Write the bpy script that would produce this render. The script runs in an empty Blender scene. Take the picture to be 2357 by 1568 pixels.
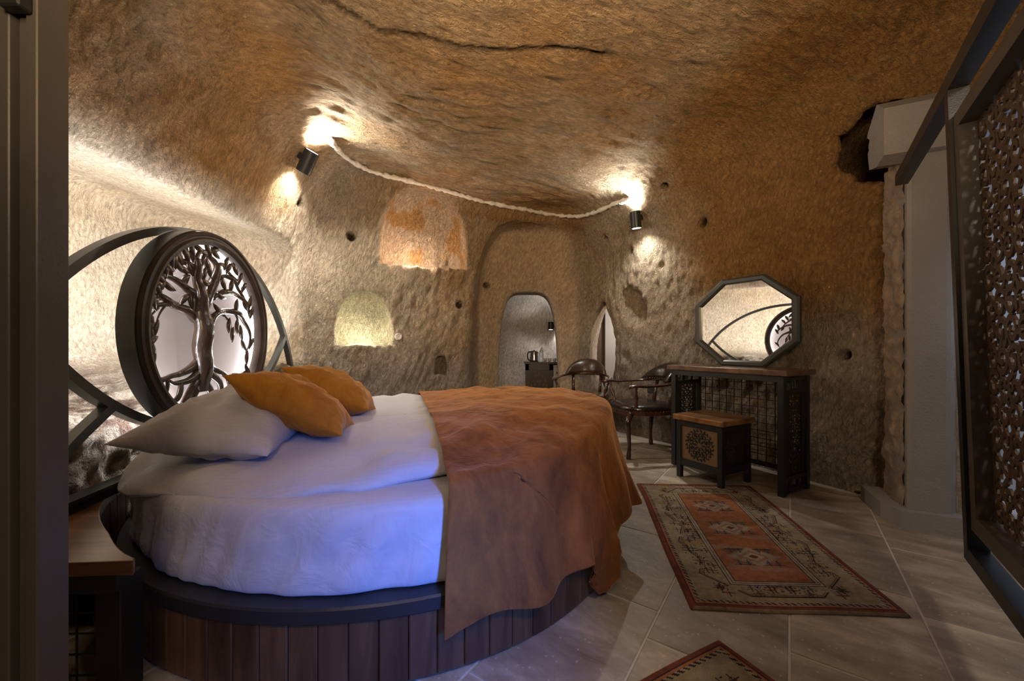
import bpy, math, random
import numpy as np
from mathutils import Vector, Matrix
random.seed(7)
PI = math.pi
SC = bpy.context.scene
COL = SC.collection
F, CX, HY = 917.0, 1178.0, 795.0          # focal length, principal column and horizon row of the 2357x1568 frame

# ---------------------------------------------------------------- camera, world, lights, exposure
cd = bpy.data.cameras.new('camera'); cam = bpy.data.objects.new('camera', cd); COL.objects.link(cam)
cd.sensor_width = 36; cd.lens = F / 2357 * 36
cd.shift_x = 0.5 / 2357; cd.shift_y = 11 / 2357
cd.clip_start = 0.02; cd.clip_end = 60
cam.location = (0, 0, 1.0); cam.rotation_euler = (PI / 2, 0, 0)
SC.camera = cam
SC.view_settings.view_transform = 'Standard'
SC.view_settings.look = 'None'
SC.view_settings.gamma = 1
SC.view_settings.use_curve_mapping = False
SC.view_settings.exposure = 0.0

w = bpy.data.worlds.new('dusk_sky'); SC.world = w; w.use_nodes = True
wn = w.node_tree; bg = wn.nodes['Background']
bg.inputs[0].default_value = (0.34, 0.44, 0.72, 1); bg.inputs[1].default_value = 0.55


def area(name, loc, target, sx, sy, power, color, spread=PI):
    l = bpy.data.lights.new(name, 'AREA'); l.shape = 'RECTANGLE'; l.size = sx; l.size_y = sy
    l.energy = power; l.color = color; l.spread = spread
    o = bpy.data.objects.new(name, l); COL.objects.link(o)
    o.location = loc
    d = Vector(target) - Vector(loc)
    o.rotation_euler = d.to_track_quat('-Z', 'Y').to_euler()
    return o


def point(name, loc, power, color, r=0.03):
    l = bpy.data.lights.new(name, 'POINT'); l.energy = power; l.color = color; l.shadow_soft_size = r
    o = bpy.data.objects.new(name, l); COL.objects.link(o); o.location = loc
    return o


def spot(name, loc, d, power, color, ang, blend=1.0, r=0.02):
    l = bpy.data.lights.new(name, 'SPOT'); l.energy = power; l.color = color; l.spot_size = ang
    l.spot_blend = blend; l.shadow_soft_size = r
    o = bpy.data.objects.new(name, l); COL.objects.link(o); o.location = loc
    o.rotation_euler = Vector(d).to_track_quat('-Z', 'Y').to_euler()
    return o


WARM = (1.0, 0.72, 0.46)
WHITE = (0.98, 0.97, 0.92)
BLUE = (0.16, 0.30, 1.0)
area('daylight_behind_camera', (1.0, -0.9, 1.25), (-0.18, 1.22, 0.34), 0.2, 0.3, 3.7, (0.04, 0.18, 1.0), 0.52)
area('bed_fill_behind_camera', (-0.35, -0.5, 1.95), (-0.7, 1.2, 0.35), 0.2, 0.2, 2.6, (1.0, 0.76, 0.52), 1.6)  # added warm fill for the bed front, no lamp known there
area('room_lamp_behind_camera', (0.85, -0.3, 2.05), (1.45, 1.5, 0.0), 0.18, 0.18, 9, (1.0, 0.83, 0.64), 2.3)
area('ceiling_fill_behind_camera', (0.1, -0.4, 1.7), (0.1, 2.1, 2.75), 0.9, 0.5, 42, (1.0, 0.72, 0.42), 1.9)  # added unseen warm fill thrown up at the ceiling and walls
area('daylight_side', (2.45, 1.2, 1.5), (1.4, 0.6, 1.0), 0.8, 1.6, 0.8, (0.45, 0.6, 1.0))
area('daylight_outside', (2.95, 1.5, 1.9), (3.45, 2.7, 1.1), 0.5, 0.5, 11, (0.55, 0.70, 1.0), 2.0)

# ---------------------------------------------------------------- vector noise on numpy arrays
def _hash(ix, iy, iz, seed):
    h = (ix.astype(np.int64) * 374761393 + iy.astype(np.int64) * 668265263 + iz.astype(np.int64) * 2147483647 + seed * 974634777) & 0xFFFFFFFF
    h = ((h ^ (h >> 13)) * 1274126177) & 0xFFFFFFFF
    h = ((h ^ (h >> 15)) * 2246822519) & 0xFFFFFFFF
    return ((h ^ (h >> 16)) & 0xFFFFFF).astype(np.float32) / float(0x7FFFFF) - 1.0


def vn(P, s=1.0, seed=0):
    if np.isscalar(s): s = (s, s, s)
    x = P[..., 0] * s[0] + 100.3; y = P[..., 1] * s[1] + 71.7; z = P[..., 2] * s[2] + 53.1
    ix = np.floor(x); iy = np.floor(y); iz = np.floor(z)
    fx = x - ix; fy = y - iy; fz = z - iz
    fx = fx * fx * (3 - 2 * fx); fy = fy * fy * (3 - 2 * fy); fz = fz * fz * (3 - 2 * fz)
    ix = ix.astype(np.int32); iy = iy.astype(np.int32); iz = iz.astype(np.int32)
    r = 0
    for dx in (0, 1):
        wx = fx if dx else 1 - fx
        for dy in (0, 1):
            wy = fy if dy else 1 - fy
            for dz in (0, 1):
                wz = fz if dz else 1 - fz
                r = r + wx * wy * wz * _hash(ix + dx, iy + dy, iz + dz, seed)
    return r


def smax(a, b, k):
    h = np.clip(0.5 + 0.5 * (a - b) / k, 0, 1)
    return b + (a - b) * h + k * h * (1 - h)


def smin(a, b, k):
    return -smax(-a, -b, k)


def sstep(a, b, x):
    t = np.clip((x - a) / (b - a), 0, 1)
    return t * t * (3 - 2 * t)

# ---------------------------------------------------------------- the cave as a distance field (air is negative)
BW0 = np.array([-1.95, 3.75]); BWU = np.array([0.9175, 0.3976]); BWN = np.array([-0.3976, 0.9175])
RW0 = np.array([2.2, 2.87]); RWN = np.array([0.866, 0.5]); RWU = np.array([0.5, -0.866])


def dome(u, z, a, z0, z1, p=2.4):
    h = z1 - z0
    r = (np.abs(u / a) ** p + np.abs(np.maximum(z - z0, 0) / h) ** p) ** (1 / p) - 1
    return np.maximum(z0 - z, r * min(a, h))


def leaf2(u, z):
    # pointed oval opening, widest a little below its middle
    z0, z1 = 0.40, 1.54
    t = np.clip((z - z0) / (z1 - z0), 0, 1)
    hw = 0.195 * np.sin(PI * t ** 0.85) ** 0.75 + 0.001
    return np.maximum(np.abs(u - 0.02 * (t - 0.5)) - hw, np.maximum(z0 - z, z - z1)) * 0.7


def ceil_z(x, y):
    return 2.62 + 0.2 * np.maximum(0, -0.3 - x) ** 1.5 + 0.10 * np.sin(x * 1.1 + 0.6) * sstep(4.4, 2.5, y) + 0.12 * sstep(3.0, 1.0, y)


def room_sdf(P):
    x, y, z = P[..., 0], P[..., 1], P[..., 2]
    big = 0.06 * vn(P, 0.9, 3) + 0.022 * vn(P, 2.6, 4)
    xl = -1.95 + 0.30 * np.maximum(0, z - 1.95) 
    xl = np.maximum(xl, (-1.69 - 0.176 * (y - 1.29)) * sstep(0.92, 0.62, z) - 3.0 * sstep(0.62, 0.92, z))
    left = xl - x
    back = (x - BW0[0]) * BWN[0] + (y - BW0[1]) * BWN[1]
    right = (x - RW0[0]) * RWN[0] + (y - RW0[1]) * RWN[1] + 0.10 * sstep(1.2, 2.6, z) - 0.05 * sstep(0.5, 0.0, z)
    right2 = x - 2.62
    near = -1.7 - y
    ceil = (z - ceil_z(x, y)) * 0.95
    d = smax(left, ceil, 0.75)
    d = smax(d, right, 0.35)
    d = smax(d, right2, 0.12)
    d = smax(d, near, 0.3)
    dr = smax(right, ceil, 0.7)
    d = smax(d, dr, 0.05)
    d = smax(d, back, 0.10)
    d = d + big * sstep(0.0, 0.3, z + 0.2)
    # sleeping alcove behind the headboard
    xb = -2.95 + 0.12 * vn(P, 0.8, 9)
    ledge = 0.80 + 0.05 * (vn(P, 1.6, 12)) + 0.16 * (-1.95 - x) * 0.4 - 0.10 * np.exp(-((y - 2.0) / 0.35) ** 2)
    a1 = smax(smax(xb - x, x + 1.55, 0.1), smax(1.30 - y, y - (3.72 - 0.05 * z), 0.1), 0.22)
    a2 = smax(ledge - z, z - (1.90 + 0.25 * (-1.95 - x)), 0.06)
    d = smin(d, smax(a1, a2, 0.22), 0.07)
    # broad recess round the doorway
    u = x - 0.38
    rec = smax(dome(u, z, 0.87, -0.9, 2.47, 4.2), y - 5.02 - 0.02 * vn(P, 2, 5), 0.16)
    rec = np.maximum(rec, 3.6 - y)
    rec = smax(rec, (x - RW0[0]) * RWN[0] + (y - RW0[1]) * RWN[1], 0.2)
    d = smin(d, rec, 0.05)
    # inner doorway and the little room behind it
    dw = np.maximum(dome((x - 0.21) / (1 + 0.22 * np.maximum(0, y - 5.0)), z, 0.385, -1.2, 1.675, 4.6), np.maximum(4.7 - y, y - 5.7))
    d = smin(d, dw, 0.08)
    br = smax(smax(-0.55 - x, x - (0.80 - 0.1 * (y - 5.8)), 0.15), smax(5.42 - y, y - 6.75, 0.2), 0.3)
    br = smax(br, z - 2.15, 0.5)
    d = smin(d, br + 0.02 * vn(P, 3, 6), 0.06)
    # niches in the back wall
    un = (x - BW0[0]) * BWU[0] + (y - BW0[1]) * BWU[1]
    n1 = smax(dome(un - 1.135, z, 0.44, 1.83, 2.66, 2.6), back - 0.30, 0.16)
    d = smin(d, np.maximum(n1, -back - 0.3), 0.025)
    n2 = smax(dome(un - 0.53, z, 0.262, 1.0, 1.53, 2.7), back - 0.26, 0.12)
    d = smin(d, np.maximum(n2, -back - 0.3), 0.03)
    n3 = smax(dome(un - 1.31, z, 0.075, 0.68, 0.90, 2.5), back - 0.14, 0.04)
    d = smin(d, np.maximum(n3, -back - 0.3), 0.02)
    # leaf shaped opening through the right wall and the side room it looks into
    rp = (x - RW0[0]) * RWN[0] + (y - RW0[1]) * RWN[1]
    ur = (x - RW0[0]) * RWU[0] + (y - RW0[1]) * RWU[1]
    lf = np.maximum(leaf2(x * 0.866 - y * 0.5 + 1.456, z), np.maximum(-rp - 0.25, rp - 0.42))
    d = smin(d, lf, 0.03)
    sr = smax(smax(1.02 - x, x - 2.9, 0.1), smax(5.05 + 0.05 - y, y - 6.4, 0.1), 0.1)
    sr = np.maximum(sr, 0.28 - rp)
    d = smin(d, smax(sr, z - 2.1, 0.1), 0.02)
    # shallow smooth hollow scooped beside the opening
    hx = np.sqrt(((ur + 1.70 + 0.22 * (z - 1.38)) / 0.17) ** 2 + ((z - 1.42) / 0.23) ** 2 + ((rp + 0.03) / 0.10) ** 2) - 1
    d = smin(d, hx * 0.07, 0.01)
    # rough pocket broken out round the top of the stone column
    cv = np.sqrt(((x - 2.44) / 0.26) ** 2 + ((y - 2.60) / 0.30) ** 2 + ((z - 2.35) / 0.32) ** 2) - 1
    d = smin(d, cv * 0.26 + 0.03 * vn(P, 9, 8), 0.02)
    # doorway behind the camera and window beyond the screen
    op = np.maximum(np.abs(x - 0.95) - 0.6, np.maximum(z - 2.15, np.maximum(-2.4 - y, y + 1.2)))
    d = smin(d, op, 0.03)
    op = np.maximum(np.abs(y - 1.55) - 0.85, np.maximum(np.abs(z - 1.15) - 1.15, np.maximum(2.3 - x, x - 3.3)))
    op = np.maximum(op, -9.0)
    d = smin(d, op, 0.02)
    op2 = np.maximum(np.maximum(0.6 - y, y - 3.5), np.maximum(z - 2.5, np.maximum(2.75 - x, x - 3.4)))
    d = smin(d, op2, 0.02)
    return d


def P_at(px, py, Y):
    return Vector(((px - CX) / F * Y, Y, 1 + (HY - py) / F * Y))


def on_z(px, py, z=0.0):
    Y = (1 - z) * F / (py - HY)
    return Vector(((px - CX) / F * Y, Y, z))


def hit(px, py):
    d = np.array([(px - CX) / F, 1.0, (HY - py) / F]); d /= np.linalg.norm(d)
    t = 0.8
    p = np.array([0, 0, 1.0])
    for _ in range(160):
        q = (p + d * t)[None]
        s = float(-room_sdf(q)[0])
        t += max(s * 0.6, 0.001) if s > 0 else s * 0.5
        if abs(s) < 0.001: break
    q = p + d * t
    e = 0.03
    g = np.array([float(room_sdf((q + e * a)[None])[0] - room_sdf((q - e * a)[None])[0]) for a in np.eye(3)])
    g = -g / (np.linalg.norm(g) + 1e-9)
    return Vector(q), Vector(g)      # the point on the rock and the normal pointing into the room


HOLES = [(810, 544, .032), (1393, 548, .028), (1617, 511, .026), (1451, 577, .022), (1058, 702, .026), (1120, 657, .022),
         (1945, 817, .022), (1955, 737, .05), (695, 470, .018), (1440, 822, .05), (1530, 430, .016)]


def surface_nets():
    h = 0.035
    lo = np.array([-3.3, -2.3, -0.14]); hi = np.array([3.05, 7.0, 3.45])
    n = np.ceil((hi - lo) / h).astype(int) + 1
    ax = [lo[i] + h * np.arange(n[i]) for i in range(3)]
    V = np.empty(n, np.float32)
    for i0 in range(0, n[0], 24):
        i1 = min(n[0], i0 + 24)
        G = np.stack(np.meshgrid(ax[0][i0:i1], ax[1], ax[2], indexing='ij'), -1)
        V[i0:i1] = room_sdf(G)
    S = V < 0
    c = [S[a:n[0] - 1 + a, b:n[1] - 1 + b, d:n[2] - 1 + d] for a in (0, 1) for b in (0, 1) for d in (0, 1)]
    cnt = sum(x.astype(np.int8) for x in c)
    act = (cnt > 0) & (cnt < 8)
    idx = -np.ones(act.shape, np.int64); ii = np.argwhere(act); idx[act] = np.arange(len(ii))
    acc = np.zeros((len(ii), 3)); num = np.zeros(len(ii))
    cor = [(a, b, d) for a in (0, 1) for b in (0, 1) for d in (0, 1)]
    for p in range(8):
        for q in range(p + 1, 8):
            a, b = np.array(cor[p]), np.array(cor[q])
            if np.abs(a - b).sum() != 1: continue
            va = V[ii[:, 0] + a[0], ii[:, 1] + a[1], ii[:, 2] + a[2]]
            vb = V[ii[:, 0] + b[0], ii[:, 1] + b[1], ii[:, 2] + b[2]]
            m = (va < 0) != (vb < 0)
            t = np.where(m, va / np.where(m, va - vb, 1), 0)
            pt = a[None] + (b - a)[None] * t[:, None]
            acc[m] += pt[m]; num[m] += 1
    verts = lo + h * (ii + acc / num[:, None])
    quads = []
    for axn in range(3):
        sl0 = [slice(None)] * 3; sl1 = [slice(None)] * 3
        sl0[axn] = slice(0, n[axn] - 1); sl1[axn] = slice(1, n[axn])
        A, B = S[tuple(sl0)], S[tuple(sl1)]
        o1, o2 = [k for k in range(3) if k != axn]
        e = np.argwhere(A != B)
        e = e[(e[:, o1] > 0) & (e[:, o2] > 0) & (e[:, o1] < n[o1] - 1) & (e[:, o2] < n[o2] - 1)]
        fl = A[e[:, 0], e[:, 1], e[:, 2]]
        def cell(d1, d2):
            q = e.copy(); q[:, o1] -= d1; q[:, o2] -= d2
            return idx[q[:, 0], q[:, 1], q[:, 2]]
        Q = np.stack([cell(1, 1), cell(0, 1), cell(0, 0), cell(1, 0)], 1)
        if axn == 1: fl = ~fl
        Q[fl] = Q[fl][:, ::-1]
        quads.append(Q)
    return verts, np.concatenate(quads)


def subdivide(v, q):
    nv = len(v)
    e = np.concatenate([q[:, [0, 1]], q[:, [1, 2]], q[:, [2, 3]], q[:, [3, 0]]])
    es = np.sort(e, 1); key = es[:, 0] * nv + es[:, 1]
    uk, inv = np.unique(key, return_inverse=True)
    mid = (v[uk // nv] + v[uk % nv]) / 2
    fc = v[q].mean(1)
    m = len(q); E = nv + inv.reshape(4, m).T; C = nv + len(uk) + np.arange(m)
    V = np.concatenate([v, mid, fc])
    nq = np.concatenate([np.stack([q[:, 0], E[:, 0], C, E[:, 3]], 1), np.stack([E[:, 0], q[:, 1], E[:, 1], C], 1),
                         np.stack([C, E[:, 1], q[:, 2], E[:, 2]], 1), np.stack([E[:, 3], C, E[:, 2], q[:, 3]], 1)])
    return V, nq


def vnormals(v, q):
    fn = np.cross(v[q[:, 2]] - v[q[:, 0]], v[q[:, 3]] - v[q[:, 1]])
    N = np.zeros_like(v)
    for k in range(4): 
        for a in range(3): N[:, a] += np.bincount(q[:, k], fn[:, a], len(v))
    return N / (np.linalg.norm(N, axis=1, keepdims=True) + 1e-12)

# ---------------------------------------------------------------- materials
def new_mat(name):
    m = bpy.data.materials.new(name); m.use_nodes = True
    nt = m.node_tree; b = nt.nodes['Principled BSDF']
    return m, nt, b


def N(nt, t, **kw):
    n = nt.nodes.new(t)
    for k, v in kw.items():
        if k in n.inputs: n.inputs[k].default_value = v
        else: setattr(n, k, v)
    return n


def plain(name, color, rough=0.5, metal=0.0, bump=0.0, bscale=60, var=0.12, vscale=6, sheen=0.0, stretch=None, coat=0.0):
    m, nt, b = new_mat(name)
    b.inputs['Roughness'].default_value = rough; b.inputs['Metallic'].default_value = metal
    b.inputs['Coat Weight'].default_value = coat
    if sheen:
        b.inputs['Sheen Weight'].default_value = sheen; b.inputs['Sheen Roughness'].default_value = 0.35
        b.inputs['Sheen Tint'].default_value = tuple(min(1, c * 1.6 + 0.15) for c in color) + (1,)
    tc = N(nt, 'ShaderNodeTexCoord'); mp = N(nt, 'ShaderNodeMapping')
    if stretch: mp.inputs['Scale'].default_value = stretch
    nt.links.new(tc.outputs['Object'], mp.inputs[0])
    no = N(nt, 'ShaderNodeTexNoise', Scale=vscale, Detail=5.0)
    nt.links.new(mp.outputs[0], no.inputs['Vector'])
    mx = N(nt, 'ShaderNodeMix', data_type='RGBA')
    mx.inputs[6].default_value = tuple(c * (1 - var * 1.6) for c in color) + (1,)
    mx.inputs[7].default_value = tuple(min(1, c * (1 + var)) for c in color) + (1,)
    nt.links.new(no.outputs[0], mx.inputs[0]); nt.links.new(mx.outputs[2], b.inputs['Base Color'])
    if bump:
        nb = N(nt, 'ShaderNodeTexNoise', Scale=bscale, Detail=3.0)
        nt.links.new(mp.outputs[0], nb.inputs['Vector'])
        bp = N(nt, 'ShaderNodeBump', Distance=bump, Strength=1.0)
        nt.links.new(nb.outputs[0], bp.inputs['Height']); nt.links.new(bp.outputs[0], b.inputs['Normal'])
    return m


def wood(name, c1, c2, rough=0.35, axis='Z', scale=1.0, coat=0.0):
    m, nt, b = new_mat(name)
    b.inputs['Roughness'].default_value = rough; b.inputs['Coat Weight'].default_value = coat; b.inputs['Coat Roughness'].default_value = 0.25
    tc = N(nt, 'ShaderNodeTexCoord'); mp = N(nt, 'ShaderNodeMapping')
    s = {'X': (1.2, 14, 14), 'Y': (14, 1.2, 14), 'Z': (14, 14, 1.2)}[axis]
    mp.inputs['Scale'].default_value = tuple(a * scale for a in s)
    nt.links.new(tc.outputs['Object'], mp.inputs[0])
    oi = N(nt, 'ShaderNodeObjectInfo'); add = N(nt, 'ShaderNodeVectorMath', operation='ADD')
    cmb = N(nt, 'ShaderNodeCombineXYZ'); mu = N(nt, 'ShaderNodeMath', operation='MULTIPLY'); mu.inputs[1].default_value = 37
    nt.links.new(oi.outputs['Random'], mu.inputs[0]); nt.links.new(mu.outputs[0], cmb.inputs[0]); nt.links.new(mu.outputs[0], cmb.inputs[2])
    nt.links.new(mp.outputs[0], add.inputs[0]); nt.links.new(cmb.outputs[0], add.inputs[1])
    n1 = N(nt, 'ShaderNodeTexNoise', Scale=1.0, Detail=8.0, Roughness=0.65, Distortion=0.8)
    nt.links.new(add.outputs[0], n1.inputs['Vector'])
    cr = N(nt, 'ShaderNodeValToRGB')
    cr.color_ramp.elements[0].position = 0.3; cr.color_ramp.elements[0].color = c1 + (1,)
    cr.color_ramp.elements[1].position = 0.72; cr.color_ramp.elements[1].color = c2 + (1,)
    nt.links.new(n1.outputs[0], cr.inputs[0])
    hv = N(nt, 'ShaderNodeHueSaturation'); mr = N(nt, 'ShaderNodeMapRange')
    mr.inputs[3].default_value = 0.7; mr.inputs[4].default_value = 1.25
    nt.links.new(oi.outputs['Random'], mr.inputs[0]); nt.links.new(mr.outputs[0], hv.inputs['Value'])
    nt.links.new(cr.outputs[0], hv.inputs['Color']); nt.links.new(hv.outputs[0], b.inputs['Base Color'])
    bp = N(nt, 'ShaderNodeBump', Distance=0.002, Strength=0.6)
    nt.links.new(n1.outputs[0], bp.inputs['Height']); nt.links.new(bp.outputs[0], b.inputs['Normal'])
    return m


def emit(name, color, s):
    m, nt, b = new_mat(name)
    b.inputs['Base Color'].default_value = color + (1,)
    b.inputs['Emission Color'].default_value = color + (1,); b.inputs['Emission Strength'].default_value = s
    return m


def rock_mat():
    m, nt, b = new_mat('carved_tuff')
    b.inputs['Roughness'].default_value = 0.92; b.inputs['Specular IOR Level'].default_value = 0.15
    at = N(nt, 'ShaderNodeAttribute', attribute_name='Col')
    st = N(nt, 'ShaderNodeAttribute', attribute_name='Stroke')
    rg = N(nt, 'ShaderNodeAttribute', attribute_name='Rough')
    tc = N(nt, 'ShaderNodeTexCoord')
    n1 = N(nt, 'ShaderNodeTexNoise', Scale=1.0, Detail=5.0, Roughness=0.68, Distortion=0.5)
    nt.links.new(st.outputs['Vector'], n1.inputs['Vector'])          # short chisel strokes, long along one direction
    n2 = N(nt, 'ShaderNodeTexNoise', Scale=85.0, Detail=4.0, Roughness=0.6)
    nt.links.new(tc.outputs['Object'], n2.inputs['Vector'])
    n3 = N(nt, 'ShaderNodeTexVoronoi', Scale=26.0, feature='F1')
    nt.links.new(tc.outputs['Object'], n3.inputs['Vector'])
    n4 = N(nt, 'ShaderNodeTexNoise', Scale=3.0, Detail=6.0, Roughness=0.7)
    nt.links.new(tc.outputs['Object'], n4.inputs['Vector'])
    mr = N(nt, 'ShaderNodeMapRange'); mr.inputs[1].default_value = 0.3; mr.inputs[2].default_value = 0.7
    mr.inputs[3].default_value = 0.55; mr.inputs[4].default_value = 1.30
    nt.links.new(n1.outputs[0], mr.inputs[0])  # stroke hollows also darkened in colour, adding painted relief shading
    mr2 = N(nt, 'ShaderNodeMapRange'); mr2.inputs[1].default_value = 0.3; mr2.inputs[2].default_value = 0.7
    mr2.inputs[3].default_value = 0.80; mr2.inputs[4].default_value = 1.15
    nt.links.new(n4.outputs[0], mr2.inputs[0])
    mu = N(nt, 'ShaderNodeMath', operation='MULTIPLY'); nt.links.new(mr.outputs[0], mu.inputs[0]); nt.links.new(mr2.outputs[0], mu.inputs[1])
    vm = N(nt, 'ShaderNodeVectorMath', operation='SCALE'); nt.links.new(at.outputs['Color'], vm.inputs[0]); nt.links.new(mu.outputs[0], vm.inputs['Scale'])
    # pale flecks of pumice in the tuff
    fl = N(nt, 'ShaderNodeMapRange'); fl.inputs[1].default_value = 0.16; fl.inputs[2].default_value = 0.10
    fl.inputs[3].default_value = 0.0; fl.inputs[4].default_value = 0.55
    nt.links.new(n3.outputs['Distance'], fl.inputs[0])
    mk = N(nt, 'ShaderNodeMath', operation='GREATER_THAN'); mk.inputs[1].default_value = 0.72
    sp = N(nt, 'ShaderNodeSeparateColor'); nt.links.new(n3.outputs['Color'], sp.inputs[0]); nt.links.new(sp.outputs[0], mk.inputs[0])
    fm = N(nt, 'ShaderNodeMath', operation='MULTIPLY'); nt.links.new(fl.outputs[0], fm.inputs[0]); nt.links.new(mk.outputs[0], fm.inputs[1])
    mx = N(nt, 'ShaderNodeMix', data_type='RGBA'); mx.inputs[7].default_value = (0.72, 0.62, 0.48, 1)
    nt.links.new(fm.outputs[0], mx.inputs[0]); nt.links.new(vm.outputs[0], mx.inputs[6])
    nt.links.new(mx.outputs[2], b.inputs['Base Color'])
    ma = N(nt, 'ShaderNodeMath', operation='MULTIPLY_ADD'); ma.inputs[1].default_value = 0.22
    nt.links.new(n2.outputs[0], ma.inputs[0]); nt.links.new(n1.outputs[0], ma.inputs[2])
    bm_ = N(nt, 'ShaderNodeMath', operation='MULTIPLY'); nt.links.new(ma.outputs[0], bm_.inputs[0]); nt.links.new(rg.outputs['Fac'], bm_.inputs[1])
    bp = N(nt, 'ShaderNodeBump', Distance=0.085, Strength=1.0)
    nt.links.new(bm_.outputs[0], bp.inputs['Height']); nt.links.new(bp.outputs[0], b.inputs['Normal'])
    return m


def attr_mat(name, rough=0.9, bump=0.003, scale=300, sheen=0.0):
    m, nt, b = new_mat(name)
    b.inputs['Roughness'].default_value = rough; b.inputs['Specular IOR Level'].default_value = 0.2
    if sheen: b.inputs['Sheen Weight'].default_value = sheen
    at = N(nt, 'ShaderNodeAttribute', attribute_name='Col'); tc = N(nt, 'ShaderNodeTexCoord')
    n2 = N(nt, 'ShaderNodeTexNoise', Scale=scale, Detail=3.0); nt.links.new(tc.outputs['Object'], n2.inputs['Vector'])
    mr = N(nt, 'ShaderNodeMapRange'); mr.inputs[3].default_value = 0.55; mr.inputs[4].default_value = 1.4
    nt.links.new(n2.outputs[0], mr.inputs[0])
    vm = N(nt, 'ShaderNodeVectorMath', operation='SCALE'); nt.links.new(at.outputs['Color'], vm.inputs[0]); nt.links.new(mr.outputs[0], vm.inputs['Scale'])
    nt.links.new(vm.outputs[0], b.inputs['Base Color'])
    bp = N(nt, 'ShaderNodeBump', Distance=bump); nt.links.new(n2.outputs[0], bp.inputs['Height']); nt.links.new(bp.outputs[0], b.inputs['Normal'])
    return m


def tile_mat():
    m, nt, b = new_mat('travertine')
    b.inputs['Roughness'].default_value = 0.55
    tc = N(nt, 'ShaderNodeTexCoord'); oi = N(nt, 'ShaderNodeObjectInfo')
    mp = N(nt, 'ShaderNodeMapping'); mp.inputs['Rotation'].default_value = (0, 0, 0.6); mp.inputs['Scale'].default_value = (1.6, 4.0, 4)
    nt.links.new(tc.outputs['Object'], mp.inputs[0])
    mu = N(nt, 'ShaderNodeMath', operation='MULTIPLY'); mu.inputs[1].default_value = 91; nt.links.new(oi.outputs['Random'], mu.inputs[0])
    cb = N(nt, 'ShaderNodeCombineXYZ'); nt.links.new(mu.outputs[0], cb.inputs[0])
    ad = N(nt, 'ShaderNodeVectorMath', operation='ADD'); nt.links.new(mp.outputs[0], ad.inputs[0]); nt.links.new(cb.outputs[0], ad.inputs[1])
    n1 = N(nt, 'ShaderNodeTexNoise', Scale=1.7, Detail=9.0, Roughness=0.68, Distortion=0.4); nt.links.new(ad.outputs[0], n1.inputs['Vector'])
    cr = N(nt, 'ShaderNodeValToRGB'); e = cr.color_ramp.elements
    e[0].position = 0.30; e[0].color = (0.19, 0.142, 0.10, 1); e[1].position = 0.72; e[1].color = (0.58, 0.50, 0.39, 1)
    x = cr.color_ramp.elements.new(0.5); x.color = (0.34, 0.28, 0.21, 1)
    nt.links.new(n1.outputs[0], cr.inputs[0])
    hv = N(nt, 'ShaderNodeHueSaturation'); mr = N(nt, 'ShaderNodeMapRange'); mr.inputs[3].default_value = 0.85; mr.inputs[4].default_value = 1.15
    nt.links.new(oi.outputs['Random'], mr.inputs[0]); nt.links.new(mr.outputs[0], hv.inputs['Value']); nt.links.new(cr.outputs[0], hv.inputs['Color'])
    v = N(nt, 'ShaderNodeTexVoronoi', Scale=55.0); nt.links.new(tc.outputs['Object'], v.inputs['Vector'])
    sp = N(nt, 'ShaderNodeSeparateColor'); nt.links.new(v.outputs['Color'], sp.inputs[0])
    gt = N(nt, 'ShaderNodeMath', operation='GREATER_THAN'); gt.inputs[1].default_value = 0.86; nt.links.new(sp.outputs[0], gt.inputs[0])
    lt = N(nt, 'ShaderNodeMath', operation='LESS_THAN'); lt.inputs[1].default_value = 0.22; nt.links.new(v.outputs['Distance'], lt.inputs[0])
    mm = N(nt, 'ShaderNodeMath', operation='MULTIPLY'); nt.links.new(gt.outputs[0], mm.inputs[0]); nt.links.new(lt.outputs[0], mm.inputs[1])
    m5 = N(nt, 'ShaderNodeMath', operation='MULTIPLY'); m5.inputs[1].default_value = 0.5; nt.links.new(mm.outputs[0], m5.inputs[0])
    mx = N(nt, 'ShaderNodeMix', data_type='RGBA'); mx.inputs[7].default_value = (0.62, 0.56, 0.48, 1)
    nt.links.new(m5.outputs[0], mx.inputs[0]); nt.links.new(hv.outputs[0], mx.inputs[6]); nt.links.new(mx.outputs[2], b.inputs['Base Color'])
    n2 = N(nt, 'ShaderNodeTexNoise', Scale=40.0, Detail=4.0); nt.links.new(tc.outputs['Object'], n2.inputs['Vector'])
    rr = N(nt, 'ShaderNodeMapRange'); rr.inputs[3].default_value = 0.35; rr.inputs[4].default_value = 0.75; nt.links.new(n1.outputs[0], rr.inputs[0]); nt.links.new(rr.outputs[0], b.inputs['Roughness'])
    bp = N(nt, 'ShaderNodeBump', Distance=0.003, Strength=0.7); nt.links.new(n2.outputs[0], bp.inputs['Height']); nt.links.new(bp.outputs[0], b.inputs['Normal'])
    return m


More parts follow.
